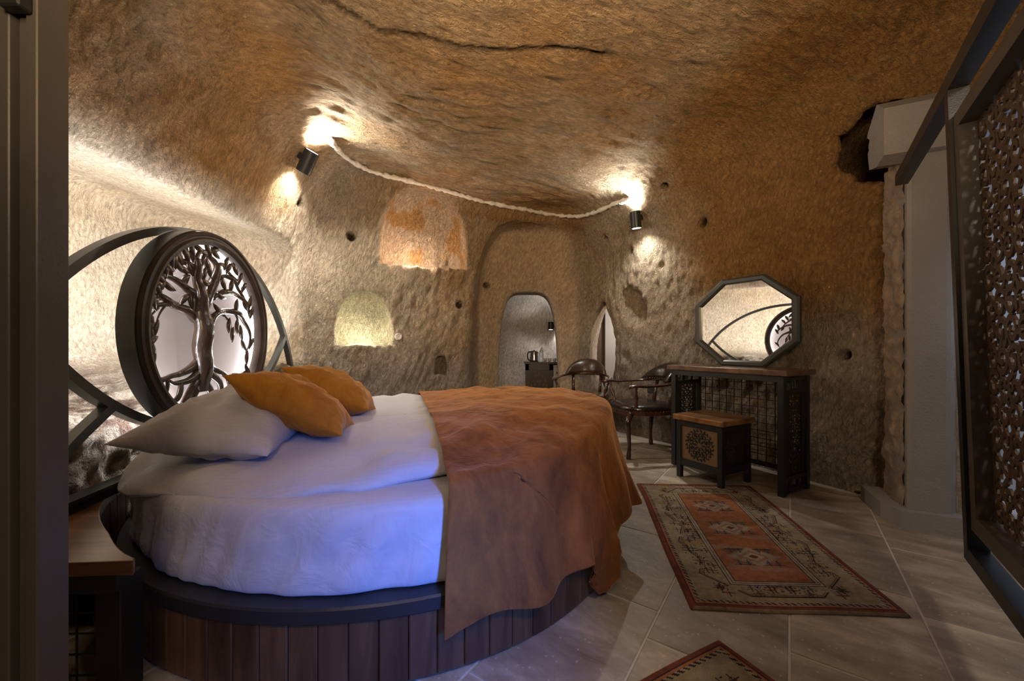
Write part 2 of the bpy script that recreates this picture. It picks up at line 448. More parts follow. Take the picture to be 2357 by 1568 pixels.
def sheet_mat(name, color=(0.50, 0.48, 0.49)):
    # white cotton with a narrow satin stripe woven in
    m, nt, b = new_mat(name)
    b.inputs['Roughness'].default_value = 0.75; b.inputs['Sheen Weight'].default_value = 0.2
    tc = N(nt, 'ShaderNodeTexCoord'); mp = N(nt, 'ShaderNodeMapping'); mp.inputs['Rotation'].default_value = (0, 0, -0.25)
    nt.links.new(tc.outputs['Object'], mp.inputs[0])
    wv = N(nt, 'ShaderNodeTexWave', Scale=20.0, Distortion=0.6); wv.bands_direction = 'Y'
    nt.links.new(mp.outputs[0], wv.inputs['Vector'])
    mx = N(nt, 'ShaderNodeMix', data_type='RGBA'); mx.inputs[6].default_value = tuple(c * 0.95 for c in color) + (1,); mx.inputs[7].default_value = color + (1,)
    nt.links.new(wv.outputs['Fac'], mx.inputs[0]); nt.links.new(mx.outputs[2], b.inputs['Base Color'])
    no = N(nt, 'ShaderNodeTexNoise', Scale=9.0, Detail=4.0, Distortion=1.2); nt.links.new(tc.outputs['Object'], no.inputs['Vector'])
    bp = N(nt, 'ShaderNodeBump', Distance=0.012, Strength=0.8); nt.links.new(no.outputs[0], bp.inputs['Height']); nt.links.new(bp.outputs[0], b.inputs['Normal'])
    return m


def velvet(name, c1, c2):
    m, nt, b = new_mat(name)
    b.inputs['Roughness'].default_value = 0.8; b.inputs['Sheen Weight'].default_value = 0.5; b.inputs['Sheen Roughness'].default_value = 0.35
    b.inputs['Sheen Tint'].default_value = (0.95, 0.52, 0.25, 1); b.inputs['Specular IOR Level'].default_value = 0.15
    tc = N(nt, 'ShaderNodeTexCoord'); mp = N(nt, 'ShaderNodeMapping'); mp.inputs['Scale'].default_value = (1, 1, 0.5)
    nt.links.new(tc.outputs['Object'], mp.inputs[0])
    no = N(nt, 'ShaderNodeTexNoise', Scale=7.0, Detail=10.0, Roughness=0.75, Distortion=0.5); nt.links.new(mp.outputs[0], no.inputs['Vector'])
    cr = N(nt, 'ShaderNodeValToRGB'); cr.color_ramp.elements[0].position = 0.35; cr.color_ramp.elements[0].color = c1 + (1,)
    cr.color_ramp.elements[1].position = 0.68; cr.color_ramp.elements[1].color = c2 + (1,)
    nt.links.new(no.outputs[0], cr.inputs[0]); nt.links.new(cr.outputs[0], b.inputs['Base Color'])
    n2 = N(nt, 'ShaderNodeTexNoise', Scale=60.0, Detail=6.0, Roughness=0.7); nt.links.new(mp.outputs[0], n2.inputs['Vector'])
    n3 = N(nt, 'ShaderNodeTexNoise', Scale=10.0, Detail=2.0, Distortion=1.0); nt.links.new(mp.outputs[0], n3.inputs['Vector'])
    ma = N(nt, 'ShaderNodeMath', operation='MULTIPLY_ADD'); ma.inputs[1].default_value = 0.15; nt.links.new(n2.outputs[0], ma.inputs[0]); nt.links.new(n3.outputs[0], ma.inputs[2])
    bp = N(nt, 'ShaderNodeBump', Distance=0.010); nt.links.new(ma.outputs[0], bp.inputs['Height']); nt.links.new(bp.outputs[0], b.inputs['Normal'])
    return m


M = {}
M['rock'] = rock_mat()
M['tile'] = tile_mat()
M['grout'] = plain('pale_grout', (0.58, 0.52, 0.46), 0.9, bump=0.002, bscale=120)
M['plaster'] = plain('white_plaster', (0.66, 0.60, 0.52), 0.95, bump=0.02, bscale=30, var=0.1, vscale=20)
M['stone'] = plain('dressed_stone', (0.30, 0.27, 0.24), 0.85, bump=0.003, bscale=90, var=0.12, vscale=5)
M['stone_tan'] = plain('tan_stone', (0.34, 0.25, 0.17), 0.9, bump=0.006, bscale=60, var=0.2, vscale=9)
M['black'] = plain('black_painted_steel', (0.020, 0.020, 0.021), 0.38, bump=0.0004, bscale=200, var=0.2)
M['grey_metal'] = plain('grey_painted_steel', (0.050, 0.052, 0.048), 0.32, var=0.15, bump=0.0003, bscale=200)
M['post'] = plain('dark_bronze_profile', (0.085, 0.072, 0.060), 0.45, var=0.15, bump=0.0004, bscale=150)
M['antique'] = plain('antique_dark_resin', (0.055, 0.034, 0.022), 0.30, bump=0.008, bscale=22, var=0.7, vscale=14, stretch=(1, 1, 0.6), coat=0.3)
M['rim'] = plain('aged_wood_rim', (0.05, 0.034, 0.024), 0.45, bump=0.002, bscale=30, var=0.6, vscale=10)
M['disc'] = plain('pale_satin_disc', (0.78, 0.70, 0.66), 0.45, var=0.03)
M['plank'] = wood('dark_oak_planks', (0.030, 0.014, 0.007), (0.15, 0.072, 0.032), 0.42, 'Z', coat=0.15)
M['top_wood'] = wood('varnished_oak', (0.11, 0.045, 0.016), (0.42, 0.20, 0.08), 0.28, 'X', coat=0.4)
M['dark_top'] = wood('dark_varnished_oak', (0.05, 0.024, 0.012), (0.17, 0.085, 0.045), 0.25, 'X', coat=0.5)
M['carved'] = wood('carved_dark_wood', (0.012, 0.007, 0.005), (0.055, 0.028, 0.016), 0.4, 'Z', coat=0.2)
M['chairwood'] = wood('polished_mahogany', (0.020, 0.008, 0.006), (0.085, 0.03, 0.018), 0.2, 'Z', coat=0.6)
M['leather'] = plain('black_brown_leather', (0.018, 0.011, 0.009), 0.24, bump=0.002, bscale=60, var=0.3, coat=0.25)
M['lit_leather'] = plain('lit_brown_leather', (0.055, 0.030, 0.018), 0.28, bump=0.002, bscale=60, var=0.4, coat=0.25)  # same chair leather, its lighter brown paints in the light it catches
M['brass'] = plain('dull_brass', (0.30, 0.17, 0.07), 0.35, metal=1.0)
M['chrome'] = plain('brushed_steel', (0.55, 0.55, 0.55), 0.22, metal=1.0, var=0.03)
M['board'] = plain('tan_board', (0.20, 0.115, 0.055), 0.55, var=0.25, vscale=4)
M['sheet'] = sheet_mat('white_striped_cotton')
M['throw'] = velvet('rust_velvet', (0.115, 0.038, 0.012), (0.30, 0.108, 0.024))
M['cushion'] = velvet('ochre_velvet', (0.27, 0.105, 0.012), (0.44, 0.19, 0.024))
M['rug'] = attr_mat('wool_pile', 0.95, 0.004, 240)
M['scroll'] = plain('bronze_scrollwork', (0.085, 0.048, 0.024), 0.55, var=0.3, vscale=8)
M['white_paint'] = plain('white_lacquer', (0.6, 0.6, 0.6), 0.4, var=0.04)
M['glass'] = None
g_, nt_, b_ = new_mat('clear_glass'); b_.inputs['Transmission Weight'].default_value = 1; b_.inputs['Roughness'].default_value = 0.02
b_.inputs['Base Color'].default_value = (0.9, 0.95, 1, 1); M['glass'] = g_
g_, nt_, b_ = new_mat('mirror_silver'); b_.inputs['Metallic'].default_value = 1; b_.inputs['Roughness'].default_value = 0.01
b_.inputs['Base Color'].default_value = (0.80, 0.80, 0.78, 1); M['mirror'] = g_
M['led'] = emit('cool_led', (0.95, 0.95, 1.0), 70)
M['lens'] = emit('lamp_lens', (1.0, 0.95, 0.85), 25)
M['door'] = wood('brown_door', (0.035, 0.018, 0.010), (0.10, 0.05, 0.03), 0.5, 'Z')
M['grey_wall'] = plain('grey_render', (0.30, 0.30, 0.31), 0.9, var=0.05)

# ---------------------------------------------------------------- mesh helpers
ORG = {}


class MB:
    def __init__(s): s.v = []; s.f = []

    def add(s, vs, fs):
        o = len(s.v); s.v += [tuple(v) for v in vs]; s.f += [tuple(i + o for i in f) for f in fs]; return s

    def obox(s, c, ax, ay, az, bev=0.0):
        """box with half-axis vectors; bev chamfers the four long edges of z"""
        c = Vector(c); ax = Vector(ax); ay = Vector(ay); az = Vector(az)
        if bev <= 0:
            vs = [c + ax * i + ay * j + az * k for k in (-1, 1) for i, j in ((-1, -1), (1, -1), (1, 1), (-1, 1))]
            return s.add(vs, [(3, 2, 1, 0), (4, 5, 6, 7), (0, 1, 5, 4), (1, 2, 6, 5), (2, 3, 7, 6), (3, 0, 4, 7)])
        bx = 1 - min(0.9, bev / ax.length); by = 1 - min(0.9, bev / ay.length); bz = 1 - min(0.9, bev / az.length)
        loop = [(1, -by), (1, by), (bx, 1), (-bx, 1), (-1, by), (-1, -by), (-bx, -1), (bx, -1)]
        rings = [(-1, 0), (-bz, 1), (bz, 1), (1, 0)]
        vs = []
        for k, full in rings:
            for i, j in loop:
                if not full: i = max(-bx, min(bx, i)); j = max(-by, min(by, j)); i, j = i * 1.0, j * 1.0
                vs.append(c + ax * i + ay * j + az * k)
        fs = []
        for r in range(3):
            for q in range(8):
                a = r * 8 + q; b = r * 8 + (q + 1) % 8
                fs.append((a, b, b + 8, a + 8))
        fs.append(tuple(range(7, -1, -1))); fs.append(tuple(range(24, 32)))
        return s.add(vs, fs)

    def box(s, x0, x1, y0, y1, z0, z1, bev=0.0):
        return s.obox(((x0 + x1) / 2, (y0 + y1) / 2, (z0 + z1) / 2), ((x1 - x0) / 2, 0, 0), (0, (y1 - y0) / 2, 0), (0, 0, (z1 - z0) / 2), bev)

    def bar(s, a, b, wd, ht, up=(0, 0, 1), bev=0.0):
        a = Vector(a); b = Vector(b); d = (b - a); L = d.length; d = d / L
        u = Vector(up); sd = d.cross(u)
        if sd.length < 1e-4: sd = d.cross(Vector((1, 0, 0)))
        sd.normalize(); u = sd.cross(d)
        return s.obox((a + b) / 2, sd * wd / 2, u * ht / 2, d * L / 2, bev)

    def tube(s, path, rad, n=8, flat=None, cap=True):
        """tube along a path; rad number or list; flat = (vector, factor) squashes it along a vector"""
        path = [Vector(p) for p in path]; m = len(path)
        if not hasattr(rad, '__len__'): rad = [rad] * m
        pu = None; vs = []
        for i, p in enumerate(path):
            d = (path[min(i + 1, m - 1)] - path[max(i - 1, 0)]).normalized()
            if pu is None:
                u = d.cross(Vector((0, 0, 1)))
                if u.length < 0.1: u = d.cross(Vector((1, 0, 0)))
            else:
                u = pu - d * pu.dot(d)
            u.normalize(); pu = u; v_ = d.cross(u)
            for k in range(n):
                t = 2 * PI * k / n
                o = (u * math.cos(t) + v_ * math.sin(t)) * rad[i]
                if flat: o = o - flat[0] * o.dot(flat[0]) * (1 - flat[1])
                vs.append(p + o)
        fs = [(i * n + k, i * n + (k + 1) % n, (i + 1) * n + (k + 1) % n, (i + 1) * n + k) for i in range(m - 1) for k in range(n)]
        if cap: fs += [tuple(range(n - 1, -1, -1)), tuple((m - 1) * n + k for k in range(n))]
        return s.add(vs, fs)

    def lathe(s, prof, c=(0, 0, 0), axis=(0, 0, 1), n=24, cap=True):
        c = Vector(c); ax = Vector(axis).normalized(); u = ax.orthogonal().normalized(); v_ = ax.cross(u); vs = []
        for r, h in prof:
            for k in range(n):
                t = 2 * PI * k / n; vs.append(c + ax * h + (u * math.cos(t) + v_ * math.sin(t)) * r)
        m = len(prof)
        fs = [(i * n + k, i * n + (k + 1) % n, (i + 1) * n + (k + 1) % n, (i + 1) * n + k) for i in range(m - 1) for k in range(n)]
        if cap: fs += [tuple(range(n - 1, -1, -1)), tuple((m - 1) * n + k for k in range(n))]
        return s.add(vs, fs)

    def prism(s, pts, o, u, v_, dn):
        """2-D outline (list of (a,b)) on the frame o,u,v extruded by the vector dn"""
        o = Vector(o); u = Vector(u); v_ = Vector(v_); dn = Vector(dn); n = len(pts)
        vs = [o + u * a + v_ * b for a, b in pts] + [o + u * a + v_ * b + dn for a, b in pts]
        fs = [tuple(range(n - 1, -1, -1)), tuple(range(n, 2 * n))] + [(i, (i + 1) % n, n + (i + 1) % n, n + i) for i in range(n)]
        return s.add(vs, fs)

    def sweep(s, path, sect, up):
        """closed section (list of (side, up)) along a path with constant up"""
        path = [Vector(p) for p in path]; m = len(path); n = len(sect); up = Vector(up).normalized(); vs = []
        for i, p in enumerate(path):
            d = (path[min(i + 1, m - 1)] - path[max(i - 1, 0)]).normalized(); sd = d.cross(up).normalized()
            vs += [p + sd * a + up * b for a, b in sect]
        fs = [(i * n + k, i * n + (k + 1) % n, (i + 1) * n + (k + 1) % n, (i + 1) * n + k) for i in range(m - 1) for k in range(n)]
        fs += [tuple(range(n - 1, -1, -1)), tuple((m - 1) * n + k for k in range(n))]
        return s.add(vs, fs)

    def grid(s, G, closed_u=False):
        """G[i][j] -> vector"""
        m = len(G); n = len(G[0])
        fs = [(i * n + j, i * n + (j + 1) % n, (i + 1) * n + (j + 1) % n, (i + 1) * n + j) for i in range(m - 1) for j in range(n if closed_u else n - 1)]
        return s.add([p for r in G for p in r], fs)

    def build(s, name, mat, parent=None, smooth=False, kind=None, auto=None):
        me = bpy.data.meshes.new(name)
        off = ORG.get(parent.name, Vector((0, 0, 0))) if parent else Vector((0, 0, 0))
        me.from_pydata([tuple(Vector(v) - off) for v in s.v], [], s.f); me.validate()
        import bmesh
        bm = bmesh.new(); bm.from_mesh(me); bmesh.ops.recalc_face_normals(bm, faces=bm.faces[:]); bm.to_mesh(me); bm.free()
        if mat: me.materials.append(M[mat] if isinstance(mat, str) else mat)
        o = bpy.data.objects.new(name, me); COL.objects.link(o)
        if parent: o.parent = parent; ORG[o.name] = off
        if smooth:
            me.polygons.foreach_set('use_smooth', [True] * len(me.polygons))
            if auto: me.set_sharp_from_angle(angle=math.radians(auto))
        if kind: o['kind'] = kind
        return o


def tag(o, label=None, cat=None, group=None, kind=None):
    if label: o['label'] = label
    if cat: o['category'] = cat
    if group: o['group'] = group
    if kind: o['kind'] = kind
    return o


def thing(name, label, cat, org=(0, 0, 0), group=None, kind=None, local=False, rotz=0):
    o = bpy.data.objects.new(name, None); COL.objects.link(o); o.location = org; o.rotation_euler = (0, 0, rotz)
    o.empty_display_size = 0.05
    ORG[o.name] = Vector((0, 0, 0)) if local else Vector(org)
    return tag(o, label, cat, group, kind)


def copy_tree(o, parent=None):
    c = o.copy(); COL.objects.link(c)
    if parent: c.parent = parent
    ORG[c.name] = ORG.get(o.name, Vector((0, 0, 0)))
    for ch in [k for k in o.children if k.name in COL.objects]: copy_tree(ch, c)
    return c


def catmull(pts, n=6):
    """pts: tuples of any length"""
    P = [np.array(p, float) for p in pts]; out = []
    for i in range(len(P) - 1):
        p0 = P[max(i - 1, 0)]; p1 = P[i]; p2 = P[i + 1]; p3 = P[min(i + 2, len(P) - 1)]
        for k in range(n):
            t = k / n
            out.append(0.5 * ((2 * p1) + (p2 - p0) * t + (2 * p0 - 5 * p1 + 4 * p2 - p3) * t * t + (3 * p1 - p0 - 3 * p2 + p3) * t ** 3))
    out.append(P[-1]); return out

# ---------------------------------------------------------------- the rock shell
def build_shell():
    v, q = surface_nets()
    for _ in range(2):      # pull the lattice points onto the surface
        for i0 in range(0, len(v), 200000):
            p = v[i0:i0 + 200000]; d = room_sdf(p); e = 0.012
            g = np.stack([room_sdf(p + e * a) - d for a in np.eye(3)], 1) / e
            gn = (g ** 2).sum(1) + 1e-3
            st = np.clip(d / gn, -0.02, 0.02)
            v[i0:i0 + 200000] = p - g * st[:, None] * 0.9
    v, q = subdivide(v, q)
    nn = vnormals(v, q)                                  # turned away from the air or towards it; find out
    dtest = room_sdf(v[:2000] + nn[:2000] * 0.02) - room_sdf(v[:2000])
    if np.median(dtest) < 0: q = q[:, ::-1].copy(); nn = -nn
    # now nn points into the rock
    x, y, z = v[:, 0], v[:, 1], v[:, 2]
    back = (x - BW0[0]) * BWN[0] + (y - BW0[1]) * BWN[1]
    rp = (x - RW0[0]) * RWN[0] + (y - RW0[1]) * RWN[1]
    alc = sstep(-1.88, -2.0, x) * sstep(3.8, 3.7, y)
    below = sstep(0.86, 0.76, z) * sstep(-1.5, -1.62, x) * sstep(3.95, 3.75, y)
    recm = sstep(-0.47, -0.40, x) * sstep(1.25, 1.05, x) * sstep(0.0, 0.1, back) * sstep(2.5, 2.4, z)
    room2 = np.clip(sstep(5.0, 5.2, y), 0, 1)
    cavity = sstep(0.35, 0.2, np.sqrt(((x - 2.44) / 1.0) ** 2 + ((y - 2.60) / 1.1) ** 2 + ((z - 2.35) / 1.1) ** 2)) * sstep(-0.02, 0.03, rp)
    rough = 1.0 - 0.75 * recm - 0.55 * room2 - 0.6 * alc * sstep(0.8, 0.9, z)
    rough = np.clip(rough + 1.2 * below + 1.0 * cavity, 0.15, 2.4)
    hollow = sstep(0.02, 0.06, rp) * sstep(1.2, 1.4, z) * 0
    # chisel strokes: long direction s, tangent to the surface
    a1 = np.array([0.35, 0.25, 1.0]); a2 = np.array([1.0, 0.35, -0.25])
    up = sstep(0.55, 0.85, -nn[:, 2] * -1)               # ceiling share
    big = vn(v, 0.8, 31)
    s = a1[None] * (1 - up)[:, None] + a2[None] * up[:, None]
    s = s + 0.55 * np.stack([vn(v, 0.9, 41), vn(v, 0.9, 42), 0 * x], 1)
    s /= np.linalg.norm(s, axis=1, keepdims=True)
    base_s = np.array([0.3, 0.2, 0.93]); base_s /= np.linalg.norm(base_s)
    def strokes(k, lo, hi, seed):
        r1 = np.array([[0.93, 0.1, -0.35], [-0.1, 0.99, 0.0], [0.35, 0.05, 0.93]])
        pw = v @ r1.T
        nwall = vn(pw, (hi, hi, lo), seed)
        r2 = np.array([[0.9, 0.43, 0], [-0.43, 0.9, 0], [0, 0, 1]])
        nceil = vn(v @ r2.T, (lo, hi, hi), seed + 1)
        return nwall * (1 - up) + nceil * up
    amp = strokes(0, 5, 15, 50) * 0.013 + strokes(0, 10, 30, 60) * 0.011
    fine = vn(v, 11, 70) * 0.02 + vn(v, 24, 71) * 0.012
    smooth = np.clip(rough, 0, 1)
    disp = amp * smooth + fine * np.clip(rough - 1, 0, 1.3)
    for hx, hy, hr in HOLES:
        pt, _ = hit(hx, hy); dd = np.sqrt(((v - np.array(pt)) ** 2).sum(1))
        disp += 0.11 * sstep(hr + 0.022, hr * 0.6, dd) if hr < .04 else 0.035 * sstep(hr + .03, hr * 0.4, dd)
    v = v + nn * disp[:, None]
    # colours of the stone, plus painted lamp bleaching and hole shade
    orange = np.array([0.46, 0.245, 0.085]); beige = np.array([0.54, 0.42, 0.29]); pale = np.array([0.58, 0.485, 0.37]); smooth_c = np.array([0.44, 0.33, 0.225])
    grey = np.array([0.34, 0.28, 0.24])
    t = 0.45 + 0.55 * vn(v, 0.7, 80) + 0.30 * vn(v, 2.2, 81) + 0.2 * vn(v, 7, 82)
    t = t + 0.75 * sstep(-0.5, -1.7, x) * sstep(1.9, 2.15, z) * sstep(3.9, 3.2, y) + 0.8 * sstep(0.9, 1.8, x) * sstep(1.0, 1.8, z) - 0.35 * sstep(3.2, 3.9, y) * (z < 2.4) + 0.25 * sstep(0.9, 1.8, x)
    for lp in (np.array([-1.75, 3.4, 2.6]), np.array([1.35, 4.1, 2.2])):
        t = t - 0.7 * sstep(1.1, 0.2, np.sqrt(((v - lp) ** 2).sum(1)))  # paler rock painted round both wall lamps, imitating their bleached beams
    t = t - 0.75 * sstep(1.7, 0.9, z) * (x > 0.5) - 0.5 * sstep(1.5, 0.5, np.sqrt((x - 1.25) ** 2 + (y - 4.2) ** 2 + 0.5 * (z - 1.6) ** 2))  # beige lower right wall, plus wider painted bleaching below the second lamp
    t = np.clip(t, 0, 1)[:, None]
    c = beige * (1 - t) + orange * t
    def mixc(c, col, m): m = np.clip(m, 0, 1)[:, None]; return c * (1 - m) + np.array(col) * m
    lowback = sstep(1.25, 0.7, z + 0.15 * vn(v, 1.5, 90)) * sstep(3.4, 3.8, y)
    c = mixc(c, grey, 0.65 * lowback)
    c = mixc(c, smooth_c, recm)
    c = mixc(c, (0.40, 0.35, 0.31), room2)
    a_t = np.clip(0.5 + 0.8 * vn(v, 1.3, 92) + 0.3 * vn(v, 4, 93), 0, 1)
    c = mixc(c, pale * 1.05, alc * (1 - 0.0 * a_t)); c = mixc(c, (0.60, 0.46, 0.27), alc * a_t * 0.6)
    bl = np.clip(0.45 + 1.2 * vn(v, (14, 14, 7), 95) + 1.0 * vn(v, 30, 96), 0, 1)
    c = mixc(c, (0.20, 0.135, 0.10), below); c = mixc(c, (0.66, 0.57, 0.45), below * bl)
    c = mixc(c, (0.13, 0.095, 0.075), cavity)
    # long dark cracks in the ceiling and the ochre stain of the big niche
    un = (x - BW0[0]) * BWU[0] + (y - BW0[1]) * BWU[1]
    nic = sstep(0.02, 0.06, back) * sstep(0.6, 0.7, un) * sstep(1.65, 1.58, un) * sstep(1.8, 1.84, z)
    c = mixc(c, (0.62, 0.47, 0.33), nic); c = mixc(c, (0.54, 0.31, 0.13), nic * sstep(0.05, 0.5, vn(v, 5, 97) + 0.25 * vn(v, 18, 98)))
    nic2 = sstep(0.02, 0.06, back) * sstep(0.2, 0.26, un) * sstep(0.86, 0.8, un) * sstep(0.97, 1.0, z) * sstep(1.6, 1.55, z)
    c = mixc(c, (0.60, 0.52, 0.34), nic2)
    crack = np.abs(y - (2.18 + 0.28 * (x + 0.3)) - 0.10 * vn(v, 2.2, 99) - 0.03 * vn(v, 9, 100)) 
    cm = sstep(0.022, 0.008, crack) * sstep(-1.1, -0.9, x) * sstep(0.75, 0.45, x) * (z > 2.2)
    c = mixc(c, (0.06, 0.035, 0.02), cm * 0.85); v = v + nn * (cm * 0.012)[:, None]
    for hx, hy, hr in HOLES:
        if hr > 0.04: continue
        pt, _ = hit(hx, hy); dd = np.sqrt(((v - np.array(pt)) ** 2).sum(1)); c = mixc(c, (0.05, 0.03, 0.02), 0.8 * (dd < 0.2) * (disp > 0.05))  # hole insides darkened in the colour, standing in for their shade
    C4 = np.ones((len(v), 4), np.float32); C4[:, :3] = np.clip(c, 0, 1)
    # stroke coordinates handed to the shader: stretched so that the marks run long one way
    r1 = np.array([[0.93, 0.1, -0.35], [-0.1, 0.99, 0.0], [0.35, 0.05, 0.93]])
    Sw = (v @ r1.T) * np.array([46, 46, 19]); r2 = np.array([[0.9, 0.43, 0], [-0.43, 0.9, 0], [0, 0, 1]])
    bend = np.stack([0.9 * vn(v, 1.1, 110), 0.9 * vn(v, 1.1, 111), 0.9 * vn(v, 1.1, 112)], 1) * 3
    Sc = (v @ r2.T) * np.array([18, 46, 46])
    nz = -nn[:, 2] * -1
    return v, q, nn, C4, Sw + bend, Sc + bend, rough


def rock_objects():
    v, q, nn, C4, Sw, Sc, rough = build_shell()
    NF = -vnormals(v, q)
    cen = v[q].mean(1); fn = nn[q].mean(1)
    x, y, z = cen[:, 0], cen[:, 1], cen[:, 2]
    keep = z > -0.09
    back = (x - BW0[0]) * BWN[0] + (y - BW0[1]) * BWN[1]
    rp = (x - RW0[0]) * RWN[0] + (y - RW0[1]) * RWN[1]
    isceil = (fn[:, 2] > 0.62) & (z > 2.0) & (y < 5.2) & (x > -2.0) & (rp < 0.3)
    isceil &= ~((back > 0.06))
    left = ~isceil & (x < -1.3) & (back < 0.0) | ((x < -1.98) & (y < 3.95))
    backw = ~isceil & ~left & ((back > -0.12) & (rp < -0.05) | (y > 5.0))
    near = ~isceil & ~left & ~backw & (y < -1.35)
    right = ~(isceil | left | backw | near)
    for nm, mask, ce in (('ceiling', isceil, True), ('wall_left', left, False), ('wall_back', backw, False), ('wall_right', right, False), ('wall_front', near, False)):
        qq = q[mask & keep]
        if not len(qq): continue
        u, inv = np.unique(qq, return_inverse=True); inv = inv.reshape(qq.shape)
        me = bpy.data.meshes.new(nm)
        me.vertices.add(len(u)); me.vertices.foreach_set('co', v[u].astype(np.float32).ravel())
        me.loops.add(inv.size); me.loops.foreach_set('vertex_index', inv[:, ::-1].astype(np.int32).ravel())
        me.polygons.add(len(inv)); me.polygons.foreach_set('loop_start', np.arange(0, inv.size, 4, dtype=np.int32))
        me.update(calc_edges=True); me.validate()
        me.polygons.foreach_set('use_smooth', np.ones(len(inv), bool))
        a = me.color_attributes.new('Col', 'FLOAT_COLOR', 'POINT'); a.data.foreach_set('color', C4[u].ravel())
        upm = sstep(0.45, 0.75, nn[u][:, 2])[:, None] if False else (1.0 if ce else 0.0)
        S = Sc[u] if ce else Sw[u]
        a = me.attributes.new('Stroke', 'FLOAT_VECTOR', 'POINT'); a.data.foreach_set('vector', S.astype(np.float32).ravel())
        a = me.attributes.new('Rough', 'FLOAT', 'POINT'); a.data.foreach_set('value', rough[u].astype(np.float32))
        me.normals_split_custom_set_from_vertices(NF[u].tolist())
        me.materials.append(M['rock'])
        o = bpy.data.objects.new(nm, me); COL.objects.link(o); o['kind'] = 'structure'


rock_objects()

# ---------------------------------------------------------------- floor: pale grout bed with separate travertine tiles
def floor():
    fl = MB().box(-3.6, 3.4, -2.6, 7.3, -0.06, -0.003).build('floor', 'grout'); fl['kind'] = 'structure'; ORG['floor'] = Vector((0, 0, 0))
    ang = math.radians(35); S = Vector((math.cos(ang), -math.sin(ang), 0)); T = Vector((math.sin(ang), math.cos(ang), 0))
    def tile_mesh(L):
        mb = MB(); a = 0.402 / 2 - 0.003; b = L / 2 - 0.003; c = 0.003
        vs = [(-a, -b, -.02), (a, -b, -.02), (a, b, -.02), (-a, b, -.02), (-a, -b, -c), (a, -b, -c), (a, b, -c), (-a, b, -c),
              (-a + c, -b + c, 0), (a - c, -b + c, 0), (a - c, b - c, 0), (-a + c, b - c, 0)]
        fs = [(3, 2, 1, 0)] + [(i, (i + 1) % 4, 4 + (i + 1) % 4, 4 + i) for i in range(4)] + [(4 + i, 4 + (i + 1) % 4, 8 + (i + 1) % 4, 8 + i) for i in range(4)] + [(8, 9, 10, 11)]
        return mb.add(vs, fs).build('tile', 'tile', fl)
    first = tile_mesh(0.615); first.rotation_euler = (0, 0, -ang); used = False
    rows = {-1: 1.38, 0: 2.20, 1: 2.075, -2: 1.54}
    rnd = random.Random(3)
    for r in range(-17, 16):
        off = rows.get(r, rnd.random() * 0.6)
        sc = (r + 0.5) * 0.402 - 0.004
        for k in range(-14, 18):
            tc_ = off + (k + 0.5) * 0.615
            p = S * sc + T * tc_
            if not (-2.15 < p.x < 3.0 and -0.9 < p.y < 7.0): continue
            if p.x > 3.6 - 0.36 * p.y and p.y > 2.6: continue
            if p.y > 4.6 and not (-0.6 < p.x < 2.4): continue
            if p.x < -1.55 and p.y > 4.2: continue
            o = first if not used else first.copy()
            if used: COL.objects.link(o); o.parent = fl
            used = True
            o.location = (p.x, p.y, rnd.uniform(-0.0012, 0.0006))


floor()

# ---------------------------------------------------------------- white plaster line along the ceiling joint
def seam():
    px = [(758, 318), (775, 340), (800, 365), (850, 390), (900, 406), (950, 417), (1000, 430), (1050, 443), (1100, 459), (1150, 470), (1200, 480), (1250, 490), (1290, 495), (1330, 496), (1370, 487), (1410, 470), (1450, 458)]
    pts = []
    for x, y in px:
        p, n = hit(x, y); pts.append(tuple(p + n * 0.012))
    P = catmull(pts, 8); rn = random.Random(5)
    rad = [0.020 + rn.uniform(-0.006, 0.010) for _ in P]
    mb = MB().tube([Vector(p) + Vector((rn.uniform(-.006, .006), rn.uniform(-.006, .006), rn.uniform(-.006, .006))) for p in P], rad, 7)
    o = mb.build('trim_1', 'plaster', smooth=True); o['kind'] = 'structure'


seam()

# ---------------------------------------------------------------- round bed
BC = Vector((-0.62, 2.31, 0.0)); BR = 1.18


def ztop(x, y):
    r = math.hypot(x - BC.x, y - BC.y)
    k = float(sstep(1.2, 2.0, y))
    return 0.516 + 0.012 * k + 0.085 * min(max(x + 0.7, 0), 1.2) * k + 0.030 * float(sstep(1.15, 0.7, r))


from mathutils import noise as mnoise


def n3(x, y, z, s, seed=0):
    return mnoise.noise((x * s + seed * 7.31, y * s + seed * 3.17, z * s + seed * 5.53)) * 1.5


def keep_off(p, m=0.035):
    # stay on the bed side of the headboard
    q = (p - HP0).dot(HN0)
    return p + HN0 * (m - q) if q < m else p


HP0 = Vector((-1.56, 1.29, 0)); HN0 = Vector((0.985, 0.173, 0)).normalized()


